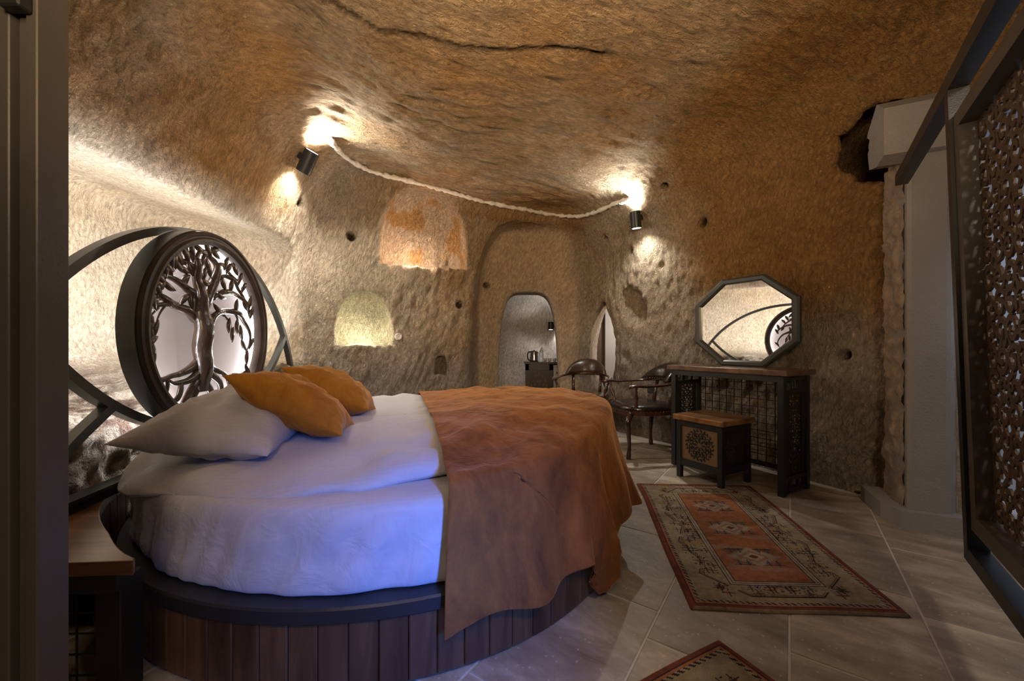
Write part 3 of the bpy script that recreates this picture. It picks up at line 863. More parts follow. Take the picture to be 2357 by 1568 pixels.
def bed():
    t = thing('round_bed', 'large round bed with a dark plank drum base and white fitted sheet', 'bed', tuple(BC))
    MB().lathe([(0.9, 0.02), (1.13, 0.02), (1.145, 0.05), (1.145, 0.2), (0.9, 0.2)], BC, n=96, cap=False).build('drum_core', 'carved', t, True, auto=40)
    n = 88
    wd = 2 * PI * BR / n
    mb = MB(); c = 0.0035; a = wd / 2 - 0.0012
    prof = [(-a, -0.022), (-a, -c), (-a + c, 0), (a - c, 0), (a, -c), (a, -0.022)]
    mb.v = [(BR + d, s, z) for z in (0.012, 0.206) for s, d in prof]
    m_ = len(prof); mb.f = [tuple(range(m_)), tuple(range(2 * m_ - 1, m_ - 1, -1))] + [(i, (i + 1) % m_, m_ + (i + 1) % m_, m_ + i) for i in range(m_)]
    me = None
    for k in range(n):
        if me is None:
            o = bpy.data.objects.new('plank', None)
            ORG['tmp'] = Vector((0, 0, 0))
            o = MB.build(mb, 'plank', 'plank', None); o.parent = t; me = o
        else:
            o = me.copy(); COL.objects.link(o); o.parent = t
        o.rotation_euler = (0, 0, 2 * PI * (k + 0.3) / n)
    MB().lathe([(1.02, 0.210), (1.190, 0.210), (1.194, 0.215), (1.194, 0.251), (1.188, 0.257), (1.02, 0.257)], BC, n=128, cap=False).build('rim', 'black', t, True, auto=30)
    # mattress under its fitted sheet
    prof = [(1.128, 0.257), (1.142, 0.268), (1.146, 0.31), (1.140, 0.36), (1.138, 0.42), (1.134, 0.47), (1.124, 0.50), (1.105, 0.516), (1.05, 0.524), (0.8, 0.526), (0.4, 0.526), (0.01, 0.526)]
    NT = 300; G = []
    P = catmull(prof, 4)
    for r, z in P:
        row = []
        for k in range(NT):
            th = 2 * PI * k / NT
            x = math.cos(th); y = math.sin(th); hgt = max(0, min(1, (z - 0.25) / 0.27))
            sl = th * 34 / (2 * PI) + (1 - hgt) * 0.45 + 0.9 * n3(x, y, 0, 1.3, 1)
            fr_ = sl - math.floor(sl) - 0.5; kk = math.floor(sl)
            hk = 0.35 + 0.65 * abs(math.sin(kk * 12.9898) * 43758.5 % 1)
            f = (math.exp(-(fr_ / 0.16) ** 2) * 1.0 - 0.35) * hk + 0.3 * math.sin(sl * 2 * PI * 2.3)
            amp = 0.027 * math.sin(PI * min(1, hgt * 1.02)) ** 0.6 * (1 if r > 1.06 else 0) * (0.4 + 0.6 * (1 - hgt))
            q = f * amp + 0.007 * n3(x * 3, y * 3, z * 3, 2.5, 3) * (1 if r > 1.0 else 0)
            rr = r + q - 0.008 * (1 - hgt) * (n3(x * 6, y * 6, 0, 1.5, 4) + 0.5) * (1 if r > 1.06 else 0)
            row.append(keep_off(Vector((BC.x + rr * x, BC.y + rr * y, z))))
        G.append(row)
    MB().grid(G, True).build('mattress', 'sheet', t, True)


bed()


def duvet():
    NT = 200; G = []
    def Rd(th):
        d = math.degrees(th) % 360
        K = [(0, 0.98), (90, 1.0), (150, 1.05), (185, 1.08), (205, 1.14), (228, 1.175), (245, 1.12), (262, 1.08), (275, 1.035), (290, 0.965), (320, 0.95), (360, 0.98)]
        for (a, r0), (b, r1) in zip(K, K[1:]):
            if a <= d <= b: return r0 + (r1 - r0) * float(sstep(0, 1, (d - a) / (b - a)))
    def row(fr, dz, und=0.0):
        out = []
        for k in range(NT):
            th = 2 * PI * k / NT; R = Rd(th)
            c, s = math.cos(th), math.sin(th)
            edge = 0.013 * n3(c, s, 0, 5, 5) + 0.006 * n3(c * 3, s * 3, 1, 4, 6)
            rr = (R + edge) * fr - und
            x, y = BC.x + rr * c, BC.y + rr * s
            over = max(0, rr - 1.09)
            wr = 0.017 * n3(x * 0.9 + y * 0.5, y * 2.2 - x * 0.4, 0, 3.5, 7) + 0.010 * n3(x * 1.4 - y, y, 0, 8, 8)
            if fr < 1 and fr > 0.8: wr += 0.018 * n3(x, y, 2, 8, 9)
            zz = ztop(x, y) + 0.040 + dz + wr * (1 if dz > -0.02 else 0.5) - over * 0.55
            zz -= 0.035 * float(sstep(0.02, 0.12, (x + 0.30) * 0.954 + (y - 1.70) * 0.30))      # pressed down under the throw
            out.append(keep_off(Vector((x, y, zz)), 0.05))
        return out
    for fr, dz, u in [(0.01, 0, 0), (0.25, 0, 0), (0.4, 0, 0), (0.5, 0, 0), (0.6, 0, 0), (0.68, 0, 0), (0.75, 0, 0), (0.8, 0, 0), (0.85, 0.003, 0), (0.89, 0.004, 0), (0.93, 0.002, 0),
                      (0.96, -0.002, 0), (0.98, -0.009, 0), (0.993, -0.019, 0), (1.0, -0.030, 0), (1.0, -0.040, 0.003), (1.0, -0.049, 0.012), (1.0, -0.054, 0.035), (1.0, -0.05, 0.12)]:
        G.append(row(fr, dz, u))
    o = MB().grid(G, True).build('duvet', 'sheet', None, True)
    tag(o, 'white striped duvet spread flat over the round mattress', 'duvet')


duvet()


def throw():
    a = Vector((0.954, 0.30, 0)); b = Vector((0.30, -0.954, 0)); Re = 1.15
    p0 = Vector((-0.30, 1.70, 0)) + a * 0.0
    # ends of the chord, measured along b from the point nearest the bed centre
    foot = p0 + b * (BC - p0).dot(b); off = (foot - BC).dot(a)
    # (angle, overhang past the mattress edge, outward flare at the hem)
    K = [(-70, .405, .01), (-68, .40, .01), (-62, .40, .01), (-55, .42, .005), (-48, .405, .0), (-43, .405, .0), (-41.3, .41, -.015), (-40, .52, -.03), (-38.5, .585, .0), (-36, .585, .035), (-33.5, .57, .05), (-31.5, .52, .0), (-27, .44, -.01),
         (-21, .43, .01), (-16.5, .45, .06), (-11, .42, .01), (0, .42, .01), (15, .40, .01), (35, .44, .05), (55, .40, .01), (75, .43, .04), (90, .40, .02), (101, .43, .02)]
    def kv(d, i):
        for A, B in zip(K, K[1:]):
            if A[0] <= d <= B[0]:
                return A[i] + (B[i] - A[i]) * float(sstep(0, 1, (d - A[0]) / (B[0] - A[0])))
        return K[-1][i]
    NS, NTt = 260, 90; G = []
    def chord(v): return foot + b * v
    def ends():
        out = []
        for d in (K[0][0], K[-1][0]):
            th = math.radians(d); r = Re + kv(d, 1)
            h = BC + Vector((math.cos(th), math.sin(th), 0)) * r
            out.append(h)
        return out
    h0, h1 = ends(); v0 = (h0 - foot).dot(b); v1 = (h1 - foot).dot(b)
    for i in range(NS + 1):
        s = i / NS; s2 = s ** 1.35
        d = K[0][0] + (K[-1][0] - K[0][0]) * s2; th = math.radians(d)
        H = BC + Vector((math.cos(th), math.sin(th), 0)) * (Re + kv(d, 1))
        Cp = (h0 + (h1 - h0) * s2)
        row = []
        for j in range(NTt + 1):
            t = (j / NTt) ** 0.8
            p = Cp.lerp(H, t); q = p - BC; r = q.length; ang = math.degrees(math.atan2(q.y, q.x)); u = q / r
            if r <= Re - 0.032:
                z = ztop(p.x, p.y) + 0.066
                z += 0.008 * n3(p.x * 1.6, p.y * 1.6, 0, 3, 11) + 0.006 * n3(p.x * 2 + p.y, p.y, 0, 6, 12) + 0.020 * max(0, n3(p.x * 2.2 - p.y * .6, p.y * .8, 0, 3.2, 13)) * (r / Re)
                row.append(Vector((p.x, p.y, z))); continue
            e = r - (Re - 0.032); rad = 0.032; e0 = rad * PI / 2
            zt = ztop(BC.x + u.x * Re, BC.y + u.y * Re) + 0.066
            zt += 0.008 * n3((BC.x + u.x * Re) * 1.6, (BC.y + u.y * Re) * 1.6, 0, 3, 11)
            if e < e0:
                f = e / rad; rr = Re - 0.032 + rad * math.sin(f) + 0.006; z = zt - rad * (1 - math.cos(f))
            else:
                rr = Re + 0.006; z = zt - rad - (e - e0)
            dr = min(1.25, max(0, e - 0.03) / 0.36)
            angc = max(K[0][0], min(K[-1][0], ang))
            fl = kv(angc, 2) * dr ** 1.7 + 0.058 * dr
            fold = 0.020 * math.sin(ang * 0.42 + 1.4 * n3(ang * .05, 0, z * 2, 1, 14)) * dr + 0.016 * n3(ang * 0.12, z * 3 + ang * .05, 0, 1.0, 15) * min(1, dr * 2)
            pp = BC + u * (rr + fl + fold); row.append(Vector((pp.x, pp.y, max(0.02, z))))
        G.append(row)
    mb = MB().grid(G)
    o = mb.build('bed_throw', 'throw', None, True)
    mo = o.modifiers.new('thick', 'SOLIDIFY'); mo.thickness = 0.006; mo.offset = 1
    tag(o, 'rust brown velvet throw draped over the foot of the round bed', 'throw')


throw()


def pillow(name, label, cat, c, ex, ey, ez, A, B, T, mat, seed, group=None, pinch=0.10, wr=0.012, flat=0.8):
    c = Vector(c); ex = Vector(ex).normalized(); ez = (Vector(ez) - ex * Vector(ez).dot(ex)).normalized(); ey = ez.cross(ex)
    n = 34; mb = MB()
    for sgn in (1, -1):
        G = []
        for i in range(n + 1):
            u = math.sin(PI / 2 * (2 * i / n - 1)); row = []
            for j in range(n + 1):
                v_ = math.sin(PI / 2 * (2 * j / n - 1))
                th = ((1 - abs(u) ** 2.4) * (1 - abs(v_) ** 2.4)) ** 0.55
                x = u * A * (1 - pinch * (1 - v_ * v_) * abs(u) ** 2); y = v_ * B * (1 - pinch * (1 - u * u) * abs(v_) ** 2)
                w_ = wr * n3(u * 2 + v_, v_ * 2, sgn + seed, 1.7, 21 + seed) + wr * 0.6 * n3(u * 3, v_ * 3 - u * 2, sgn + seed, 2.2, 22 + seed)
                z = sgn * T * th * (1 if sgn > 0 else flat) + w_ * th
                row.append(c + ex * x + ey * y + ez * z)
            G.append(row)
        mb.grid(G)
    mb2 = MB(); mb2.v = mb.v; mb2.f = mb.f
    o = mb2.build(name, mat, None, True)
    import bmesh
    bm = bmesh.new(); bm.from_mesh(o.data); bmesh.ops.remove_doubles(bm, verts=bm.verts[:], dist=0.0008); bmesh.ops.recalc_face_normals(bm, faces=bm.faces[:])
    bm.to_mesh(o.data); bm.free(); o.data.polygons.foreach_set('use_smooth', [True] * len(o.data.polygons))
    tag(o, label, cat, group); return o


pillow('pillow', 'plump white pillow at the head of the bed in front of the tree medallion', 'pillow', (-1.175, 1.735, 0.672), (-0.15, 0.98, 0.10), (1, 0, 0), (0.14, -0.10, 1), 0.365, 0.255, 0.125, 'sheet', 1, wr=0.02)
pillow('pillow', 'white pillow mostly hidden behind the two ochre cushions', 'pillow', (-1.30, 2.50, 0.680), (-0.18, 0.98, 0.0), (1, 0, 0), (0.25, 0.05, 1), 0.35, 0.25, 0.105, 'sheet', 2, wr=0.015)
pillow('cushion', 'ochre velvet cushion leaning on the white pillow, nearer of the two', 'cushion', (-0.955, 1.79, 0.728), (0.855, 0.154, -0.495), (0, 1, 0), (0.473, 0.243, 0.843), 0.252, 0.24, 0.108, 'cushion', 3, 'ochre velvet cushions on the bed', pinch=0.14, wr=0.014)
pillow('cushion', 'ochre velvet cushion half hidden behind the nearer one, farther from the camera', 'cushion', (-1.037, 2.33, 0.726), (0.88, 0.115, -0.463), (0, 1, 0), (0.45, 0.27, 0.85), 0.25, 0.24, 0.112, 'cushion', 4, 'ochre velvet cushions on the bed', pinch=0.14, wr=0.014)

# ---------------------------------------------------------------- headboard: eye-shaped steel frame
HP = Vector((-1.56, 1.29, 0)); HD = Vector((-0.173, 0.985, 0)).normalized(); HN = Vector((0.985, 0.173, 0)).normalized()


def HB(y, z, off=0.0):
    return HP + HD * ((y - 1.29) / 0.985) + HN * off + Vector((0, 0, z))


def headboard():
    t = thing('headboard_frame', 'grey steel headboard frame curved like an open eye', 'headboard', tuple(HB(2.3, 0.40)))
    sec = [(-0.018, -0.02), (0.018, -0.02), (0.018, 0.02), (-0.018, 0.02)]
    zc, R = 0.29, 1.32
    a0 = math.asin((0.455 - zc) / R)
    MB().sweep([HB(2.3 - R * math.cos(a), zc + R * math.sin(a)) for a in np.linspace(a0, PI - a0, 72)], sec, HN).build('upper_arc', 'grey_metal', t, True, auto=40)
    zc2, R2 = 1.90, 1.34
    b0 = math.asin(1.065 / R2)
    MB().sweep([HB(2.3 + R2 * math.sin(a), zc2 - R2 * math.cos(a)) for a in np.linspace(-b0, b0, 48)], sec, HN).build('lower_arc', 'grey_metal', t, True, auto=40)
    for sg in (-1, 1):
        pts = [(0.70, 0.757), (0.86, 0.655), (1.02, 0.53), (1.20, 0.40 + 0.05)]
        P = catmull(pts, 5)
        MB().sweep([HB(2.3 + sg * p[0], p[1]) for p in P], sec, HN).build('strut', 'grey_metal', t, True, auto=40)
    MB().bar(HB(0.93, 0.428), HB(3.67, 0.428), 0.05, 0.05).bar(HB(0.93, 0.447, .034), HB(3.67, 0.447, .034), 0.018, 0.014).build('base_rail', 'black', t)


headboard()

# tree-of-life medallion in front of it
RD = Vector((-0.10, 0.995, 0)).normalized(); RN = Vector((0.995, 0.10, 0)).normalized(); UP = Vector((0, 0, 1))
RC = Vector((-1.58, 2.14, 1.078)); RR = 0.513


def disc_pt(zx, zy):
    """plane coordinates of a sample of the relief"""
    px = 250 + zx * 0.2807; py = 540 + zy * 0.2807
    d = Vector(((px - CX) / F, 1, (HY - py) / F)); o = Vector((0, 0, 1))
    t = (RC - o).dot(RN) / d.dot(RN); p = o + d * t - RC
    return p.dot(RD), p.z, t


def medallion():
    t = thing('tree_medallion', 'round openwork tree of life relief lit from behind', 'wall ornament', tuple(RC - UP * RR))
    prof = [(0.455, -0.050), (0.485, -0.055), (0.513, -0.055), (0.513, 0.0), (0.509, 0.010), (0.498, 0.012), (0.492, 0.004), (0.484, 0.004), (0.476, 0.013), (0.464, 0.012), (0.456, 0.002), (0.449, -0.004), (0.447, -0.03), (0.455, -0.050)]
    MB().lathe([(a, h) for a, h in prof[2:]] + [prof[1], prof[2]], RC, RN, 96, cap=False).build('rim', 'rim', t, True, auto=35)
    MB().lathe([(0.514, -0.082), (0.518, -0.082), (0.518, -0.010), (0.514, -0.010)], RC, RN, 96, cap=False).build('outer_band', 'grey_metal', t, True, auto=35)
    MB().lathe([(0.512, -0.082), (0.512, -0.077), (0.001, -0.077), (0.001, -0.082)], RC, RN, 96, cap=False).build('back_disc', 'disc', t)
    tag(MB().lathe([(0.498, -0.074), (0.505, -0.074), (0.505, -0.056), (0.498, -0.056)], RC, RN, 96, cap=False).build('led_strip', 'led', t), 'glowing white strip inside the rim')
    tag(MB().lathe([(0.44, -0.106), (0.44, -0.098), (0.40, -0.098), (0.40, -0.106)], RC, RN, 64, cap=False).build('back_led_strip', 'led', t), 'glowing white strip on the back')
    TR = dict(
        trunk=[[(795, 1290, 70), (795, 1200, 96), (796, 1100, 104), (796, 980, 116), (795, 860, 122), (793, 760, 118), (788, 660, 108), (778, 560, 90), (764, 450, 70), (750, 350, 58), (742, 270, 50), (736, 200, 40)]],
        branch=[
            [(820, 640, 60), (845, 560, 62), (872, 470, 70), (900, 380, 64), (918, 300, 52), (905, 230, 36), (860, 175, 26), (800, 150, 18)],
            [(760, 690, 60), (690, 635, 55), (610, 590, 50), (540, 560, 48), (480, 510, 42), (420, 470, 36), (340, 475, 28), (300, 510, 30)],
            [(755, 500, 50), (690, 445, 46), (620, 400, 42), (560, 350, 36), (480, 335, 30), (390, 350, 30), (330, 400, 34), (315, 470, 34), (335, 545, 28), (380, 600, 22)],
            [(545, 570, 36), (470, 575, 28), (400, 595, 26), (330, 635, 26), (290, 690, 22), (270, 740, 14)],
            [(305, 500, 40), (262, 560, 46), (238, 650, 42), (250, 740, 30), (285, 820, 20), (318, 880, 16), (326, 960, 12)],
            [(748, 300, 44), (690, 240, 36), (640, 212, 32), (580, 195, 26), (520, 205, 18)],
            [(565, 350, 30), (550, 280, 40), (552, 200, 36), (560, 130, 24), (575, 100, 14)],
            [(425, 445, 36), (415, 380, 40), (402, 300, 46), (402, 230, 40), (420, 180, 24)],
            [(860, 740, 60), (890, 680, 46), (940, 645, 40), (1010, 630, 36), (1080, 642, 34), (1135, 690, 28), (1168, 760, 22), (1186, 840, 16), (1185, 910, 12), (1160, 970, 8)],
            [(895, 520, 34), (950, 480, 38), (1020, 475, 34), (1090, 500, 28), (1140, 545, 24), (1180, 610, 20), (1195, 680, 12)],
            [(925, 370, 30), (985, 343, 28), (1040, 365, 24), (1085, 420, 22), (1125, 490, 18), (1150, 560, 12)],
            [(905, 250, 26), (955, 245, 22), (1005, 280, 18), (1040, 340, 16), (1085, 380, 10)],
            [(738, 220, 38), (705, 155, 30), (650, 125, 22), (590, 130, 18), (545, 160, 12)],
            [(742, 200, 30), (780, 140, 26), (840, 150, 22), (890, 200, 20), (912, 240, 20)],
            [(500, 578, 16), (455, 640, 13), (430, 700, 11), (418, 760, 8)],
            [(450, 600, 14), (405, 650, 12), (375, 700, 9)],
            [(985, 660, 20), (1020, 720, 14), (1035, 790, 9)],
            [(1060, 645, 18), (1085, 700, 13), (1105, 770, 9)],
            [(300, 470, 22), (260, 440, 18), (240, 490, 14), (235, 540, 10)],
            [(330, 420, 24), (300, 340, 18), (330, 290, 14), (360, 250, 10)],
            [(800, 170, 18), (830, 230, 14), (850, 290, 10)],
            [(760, 470, 16), (720, 530, 14), (700, 590, 9)],
            [(680, 400, 14), (690, 340, 14), (650, 350, 9)]],
        root=[
            [(760, 1060, 60), (700, 1110, 46), (630, 1145, 36), (550, 1160, 30), (470, 1190, 26), (390, 1190, 24), (330, 1185, 30), (290, 1165, 18)],
            [(770, 1130, 60), (700, 1190, 40), (640, 1215, 34), (580, 1220, 26), (530, 1200, 18)],
            [(640, 1215, 30), (625, 1280, 38), (600, 1340, 34), (560, 1380, 26)],
            [(775, 1180, 60), (730, 1240, 46), (690, 1310, 42), (655, 1380, 34), (640, 1420, 24)],
            [(800, 1180, 60), (765, 1270, 50), (735, 1350, 42), (712, 1420, 34), (700, 1470, 24)],
            [(820, 1180, 56), (855, 1260, 44), (875, 1340, 40), (862, 1400, 32), (850, 1450, 22)],
            [(840, 1090, 60), (885, 1150, 44), (935, 1210, 38), (960, 1270, 38), (945, 1330, 32), (930, 1390, 24)],
            [(860, 1060, 44), (915, 1110, 34), (980, 1150, 28), (1020, 1175, 26), (1060, 1145, 22), (1110, 1150, 22), (1160, 1120, 18)],
            [(500, 1185, 26), (445, 1225, 24), (420, 1280, 24), (440, 1310, 16)],
            [(510, 1190, 26), (522, 1260, 26), (520, 1330, 24), (545, 1390, 20), (610, 1400, 18)],
            [(1015, 1175, 26), (1030, 1230, 24), (1015, 1290, 24), (960, 1350, 22)],
            [(1060, 1150, 20), (1070, 1220, 22), (1100, 1270, 16)],
            [(350, 1190, 24), (375, 1260, 22), (430, 1310, 20), (500, 1320, 18), (560, 1370, 20)],
            [(430, 1310, 20), (480, 1400, 20), (560, 1450, 20), (640, 1480, 20)]])
    for kind, lst in TR.items():
        for pl in lst:
            P = catmull(pl, 5); path = []; rad = []
            for zx, zy, wd in P:
                a, h, dist = disc_pt(zx, zy)
                rr = math.hypot(a, h)
                if rr > 0.458: a *= 0.458 / rr; h *= 0.458 / rr
                depth = -0.022 + (0.012 if kind == 'trunk' else 0.0) + 0.006 * math.sin(zx * .03 + zy * .02)
                path.append(RC + RD * a + UP * h + RN * depth); rad.append(wd * 0.2807 / F * dist * 0.5 * (1.45 if kind != 'trunk' else 1.45))
            MB().tube(path, rad, 10, flat=(RN, 0.7)).build(kind, 'antique', t, True)
    leaves = [(520, 110, 90), (570, 85, 70), (630, 80, 60), (700, 80, 80), (760, 82, 20), (840, 120, 60), (900, 160, 40), (985, 235, 110), (1010, 275, 120), (1062, 290, 60), (1100, 360, 110), (1130, 435, 120), (475, 255, 100), (605, 262, 50),
              (650, 292, 20), (652, 365, 130), (525, 430, 30), (462, 430, 110), (385, 540, 150), (650, 530, 130), (702, 550, 80), (945, 510, 20), (920, 612, 40), (1070, 590, 95), (810, 322, 100), (850, 290, 80), (835, 245, 70), (800, 210, 110),
              (822, 398, 10), (375, 700, 75), (412, 775, 105), (310, 745, 100), (205, 800, 80), (252, 890, 110), (355, 885, 130), (325, 1000, 85), (1010, 745, 95), (1038, 820, 95), (1075, 755, 90), (1107, 805, 80), (1130, 915, 60),
              (1190, 890, 120), (1155, 1010, 95), (1180, 555, 100), (1140, 575, 70), (1192, 640, 110), (240, 470, 80), (440, 160, 30), (350, 255, 40), (290, 330, 60), (965, 405, 70), (1030, 420, 100), (1160, 1110, 60), (700, 290, 60), (590, 170, 60), (340, 320, 20), (890, 120, 150), (670, 170, 80)]
    first = None
    for zx, zy, an in leaves:
        a, h, dist = disc_pt(zx, zy)
        rr = math.hypot(a, h)
        if rr > 0.43: a *= 0.43 / rr; h *= 0.43 / rr
        if first is None:
            mb = MB(); L = 0.046; Wd = 0.017; G = []
            for i in range(7):
                s = -1 + 2 * i / 6; w_ = Wd * max(0.02, (1 - s * s)) ** 0.8 * (1 - 0.2 * s)
                G.append([Vector((s * L, w_ * math.cos(k * PI / 3), 0.010 * math.sin(k * PI / 3) * (1 - s * s * .8))) + Vector((0, 0.006 * s * s, 0)) for k in range(6)])
            mb.grid(G, True); o = mb.build('leaf', 'antique', None, True); first = o
        else:
            o = first.copy(); COL.objects.link(o)
        o.parent = t
        # the sample frame is foreshortened sideways; turn the drawn angle into the relief's own
        ang = math.atan2(-math.sin(math.radians(an)), math.cos(math.radians(an)) * 1.35)
        X = RD * math.cos(ang) + UP * math.sin(ang); Z = RN; Y = Z.cross(X)
        R_ = Matrix((X, Y, Z)).transposed()
        o.rotation_euler = R_.to_euler(); o.location = RD * a + UP * (h + RR) + RN * -0.016
        ORG[o.name] = Vector((0, 0, 0))


medallion()

# ---------------------------------------------------------------- bench beside the head of the bed
def bench():
    t = thing('side_bench', 'low varnished wood bench with a curved cut following the round bed', 'bench', (-1.6, 1.2, 0))
    z0, z1 = 0.358, 0.40
    arc = []
    for d in np.linspace(-110.5, -172, 26):
        r = 1.265 - 0.035 * float(sstep(-110, -125, d)) if d > -125 else 1.23
        arc.append((BC.x + r * math.cos(math.radians(d)), BC.y + r * math.sin(math.radians(d))))
    out = [(-1.70, 1.070)] + [(-1.055, 1.110)] + arc + [(-1.845, 2.14)]
    top = MB().prism(out, (0, 0, z0), (1, 0, 0), (0, 1, 0), (0, 0, z1 - z0)).build('top', 'top_wood', t)
    bv = top.modifiers.new('soft', 'BEVEL'); bv.width = 0.006; bv.segments = 2; bv.limit_method = 'ANGLE'
    MB().bar((-1.69, 1.10, 0.335), (-1.10, 1.13, 0.335), 0.05, 0.046).build('front_rail', 'black', t)
    for p in ((-1.135, 1.155), (-1.655, 1.13), (-1.80, 1.75)):
        MB().box(p[0] - 0.036, p[0] + 0.036, p[1] - 0.036, p[1] + 0.036, 0, 0.34, 0.003).build('leg', 'black', t)
    g = MB()
    for k in range(8): x = -1.63 + k * 0.066; g.bar((x, 1.13, 0.03), (x, 1.13, 0.315), 0.004, 0.004)
    for k in range(5): z = 0.05 + k * 0.06; g.bar((-1.66, 1.13, z), (-1.15, 1.15, z), 0.004, 0.004)
    g.build('wire_grid', 'black', t, kind='stuff')
    MB().bar((-1.66, 1.12, 0.02), (-1.17, 1.13, 0.02), 0.03, 0.03).build('lower_rail', 'black', t)
    r = 1.238
    for k in range(10):
        a = math.radians(-128 - 4.2 * k); c = Vector((BC.x + r * math.cos(a), BC.y + r * math.sin(a), 0.19)); tn = Vector((-math.sin(a), math.cos(a), 0)); rd = Vector((math.cos(a), math.sin(a), 0))
        MB().obox(c, tn * 0.0435, rd * 0.007, Vector((0, 0, 0.165)), 0.002).build('apron_plank', 'plank', t)


bench()

# ---------------------------------------------------------------- openwork helpers
def scroll(mb, c, u, v_, w_, size, turn, hand=1, wd=0.008, th=0.006, n=14):
    """one C-scroll (spiral ribbon) lying in the plane u,v; w_ is the plane normal"""
    pts = []
    for i in range(n + 1):
        s = i / n; a = turn + hand * s * 1.5 * 2 * PI * 0.85; r = size * (1 - 0.82 * s)
        pts.append(c + u * (r * math.cos(a)) + v_ * (r * math.sin(a)))
    mb.sweep(pts, [(-wd / 2, -th / 2), (wd / 2, -th / 2), (wd / 2, th / 2), (-wd / 2, th / 2)], w_)
    return mb


def petal(mb, c, u, v_, w_, L, W_, ang, th=0.004):
    e = u * math.cos(ang) + v_ * math.sin(ang); f = -u * math.sin(ang) + v_ * math.cos(ang)
    pts = [(-L, 0), (-L * .4, -W_ * .8), (0.1 * L, -W_), (L * .6, -W_ * .55), (L, 0), (L * .6, W_ * .55), (0.1 * L, W_), (-L * .4, W_ * .8)]
    return mb.prism(pts, c - w_ * th / 2, e, f, w_ * th)


def lattice(mb, o, u, v_, w_, W_, H_, cell, wd, th, seed=0):
    """mirror-symmetric panel of scrolls and leaves filling W x H"""
    rn = random.Random(seed); nx = max(1, round(W_ / 2 / cell)); ny = max(2, round(H_ / cell)); cx = W_ / 2 / nx; cy = H_ / ny
    for j in range(ny):
        for i in range(nx):
            tr = rn.uniform(0, 2 * PI); hd = rn.choice((-1, 1)); a2 = rn.uniform(0, PI)
            for sg in (-1, 1):
                c = o + u * (W_ / 2 + sg * (i + 0.5) * cx) + v_ * ((j + 0.5) * cy)
                t2 = tr if sg > 0 else PI - tr
                scroll(mb, c, u, v_, w_, min(cx, cy) * 0.60, t2, hd * sg, wd, th)
                petal(mb, c + v_ * cy * 0.5 + u * sg * cx * .15, u, v_, w_, cy * 0.33, cx * 0.11, a2 if sg > 0 else PI - a2, th)
                petal(mb, c + v_ * cy * -0.05 + u * sg * cx * .5, u, v_, w_, cy * 0.42, cx * 0.10, (a2 + 1.2) if sg > 0 else PI - a2 - 1.2, th)
    return mb


# ---------------------------------------------------------------- console table with wire back
E1 = Vector((0.5, -0.866, 0)); E2 = Vector((0.866, 0.5, 0))
CO = Vector((1.344, 3.36, 0))


def console():
    t = thing('console_table', 'narrow black metal console table with dark wood top and wire mesh back', 'console table', tuple(CO))
    P = lambda a, d, z: CO + E1 * a + E2 * d + UP * z
    L, D, H = 0.87, 0.35, 0.795
    q = 0.020
    top = MB().obox(P(L / 2, D / 2, 0.815), E1 * (L / 2 + 0.03), E2 * (D / 2 + 0.02), UP * 0.019, 0.004).build('top', 'dark_top', t)
    for a in (q, L - q):
        for d in (q, D - q): MB().obox(P(a, d, H / 2), E1 * q, E2 * q, UP * H / 2, 0.002).build('leg', 'black', t)
    for d in (q, D - q): MB().bar(P(0.01, d, H - .02), P(L - 0.01, d, H - .02), 0.038, 0.04).build('rail', 'black', t)
    MB().bar(P(0.02, D - q, 0.10), P(L - .02, D - q, 0.10), 0.03, 0.03).build('rail', 'black', t)
    for a in (q, L - q):
        s = MB()
        for z in (0.03, 0.11, 0.69, 0.775): s.bar(P(a, 0.03, z), P(a, D - .03, z), 0.03, 0.028)
        for d in (0.075, D - 0.075): s.bar(P(a, d, 0.10), P(a, d, 0.70), 0.02, 0.03, up=E2)
        for d in (0.12, D - 0.12): s.bar(P(a, d, 0.03), P(a, d, 0.11), 0.02, 0.025, up=E2); s.bar(P(a, d, 0.69), P(a, d, 0.775), 0.02, 0.025, up=E2)
        s.build('side_frame', 'black', t)
        m = MB(); lattice(m, P(a, 0.088, 0.125), E2, UP, E1, D - 0.176, 0.55, 0.045, 0.009, 0.008, 4)
        for k in (0, 1): m.bar(P(a, 0.09 + k * (D - .18), 0.12), P(a, 0.09 + k * (D - .18), 0.69), 0.006, 0.012, up=E2)
        tag(m.build('carved_panel', 'carved', t), 'openwork carved panel in the end frame')
    g = MB()
    n = 13
    for k in range(1, n): a = 0.03 + (L - .06) * k / n; g.bar(P(a, D - .02, 0.11), P(a, D - .02, H - .03), 0.0045, 0.0045)
    for k in range(1, 11): z = 0.11 + (H - .14) * k / 11; g.bar(P(0.03, D - .02, z), P(L - .03, D - .02, z), 0.0045, 0.0045)
    g.build('wire_grid', 'black', t, kind='stuff')


console()


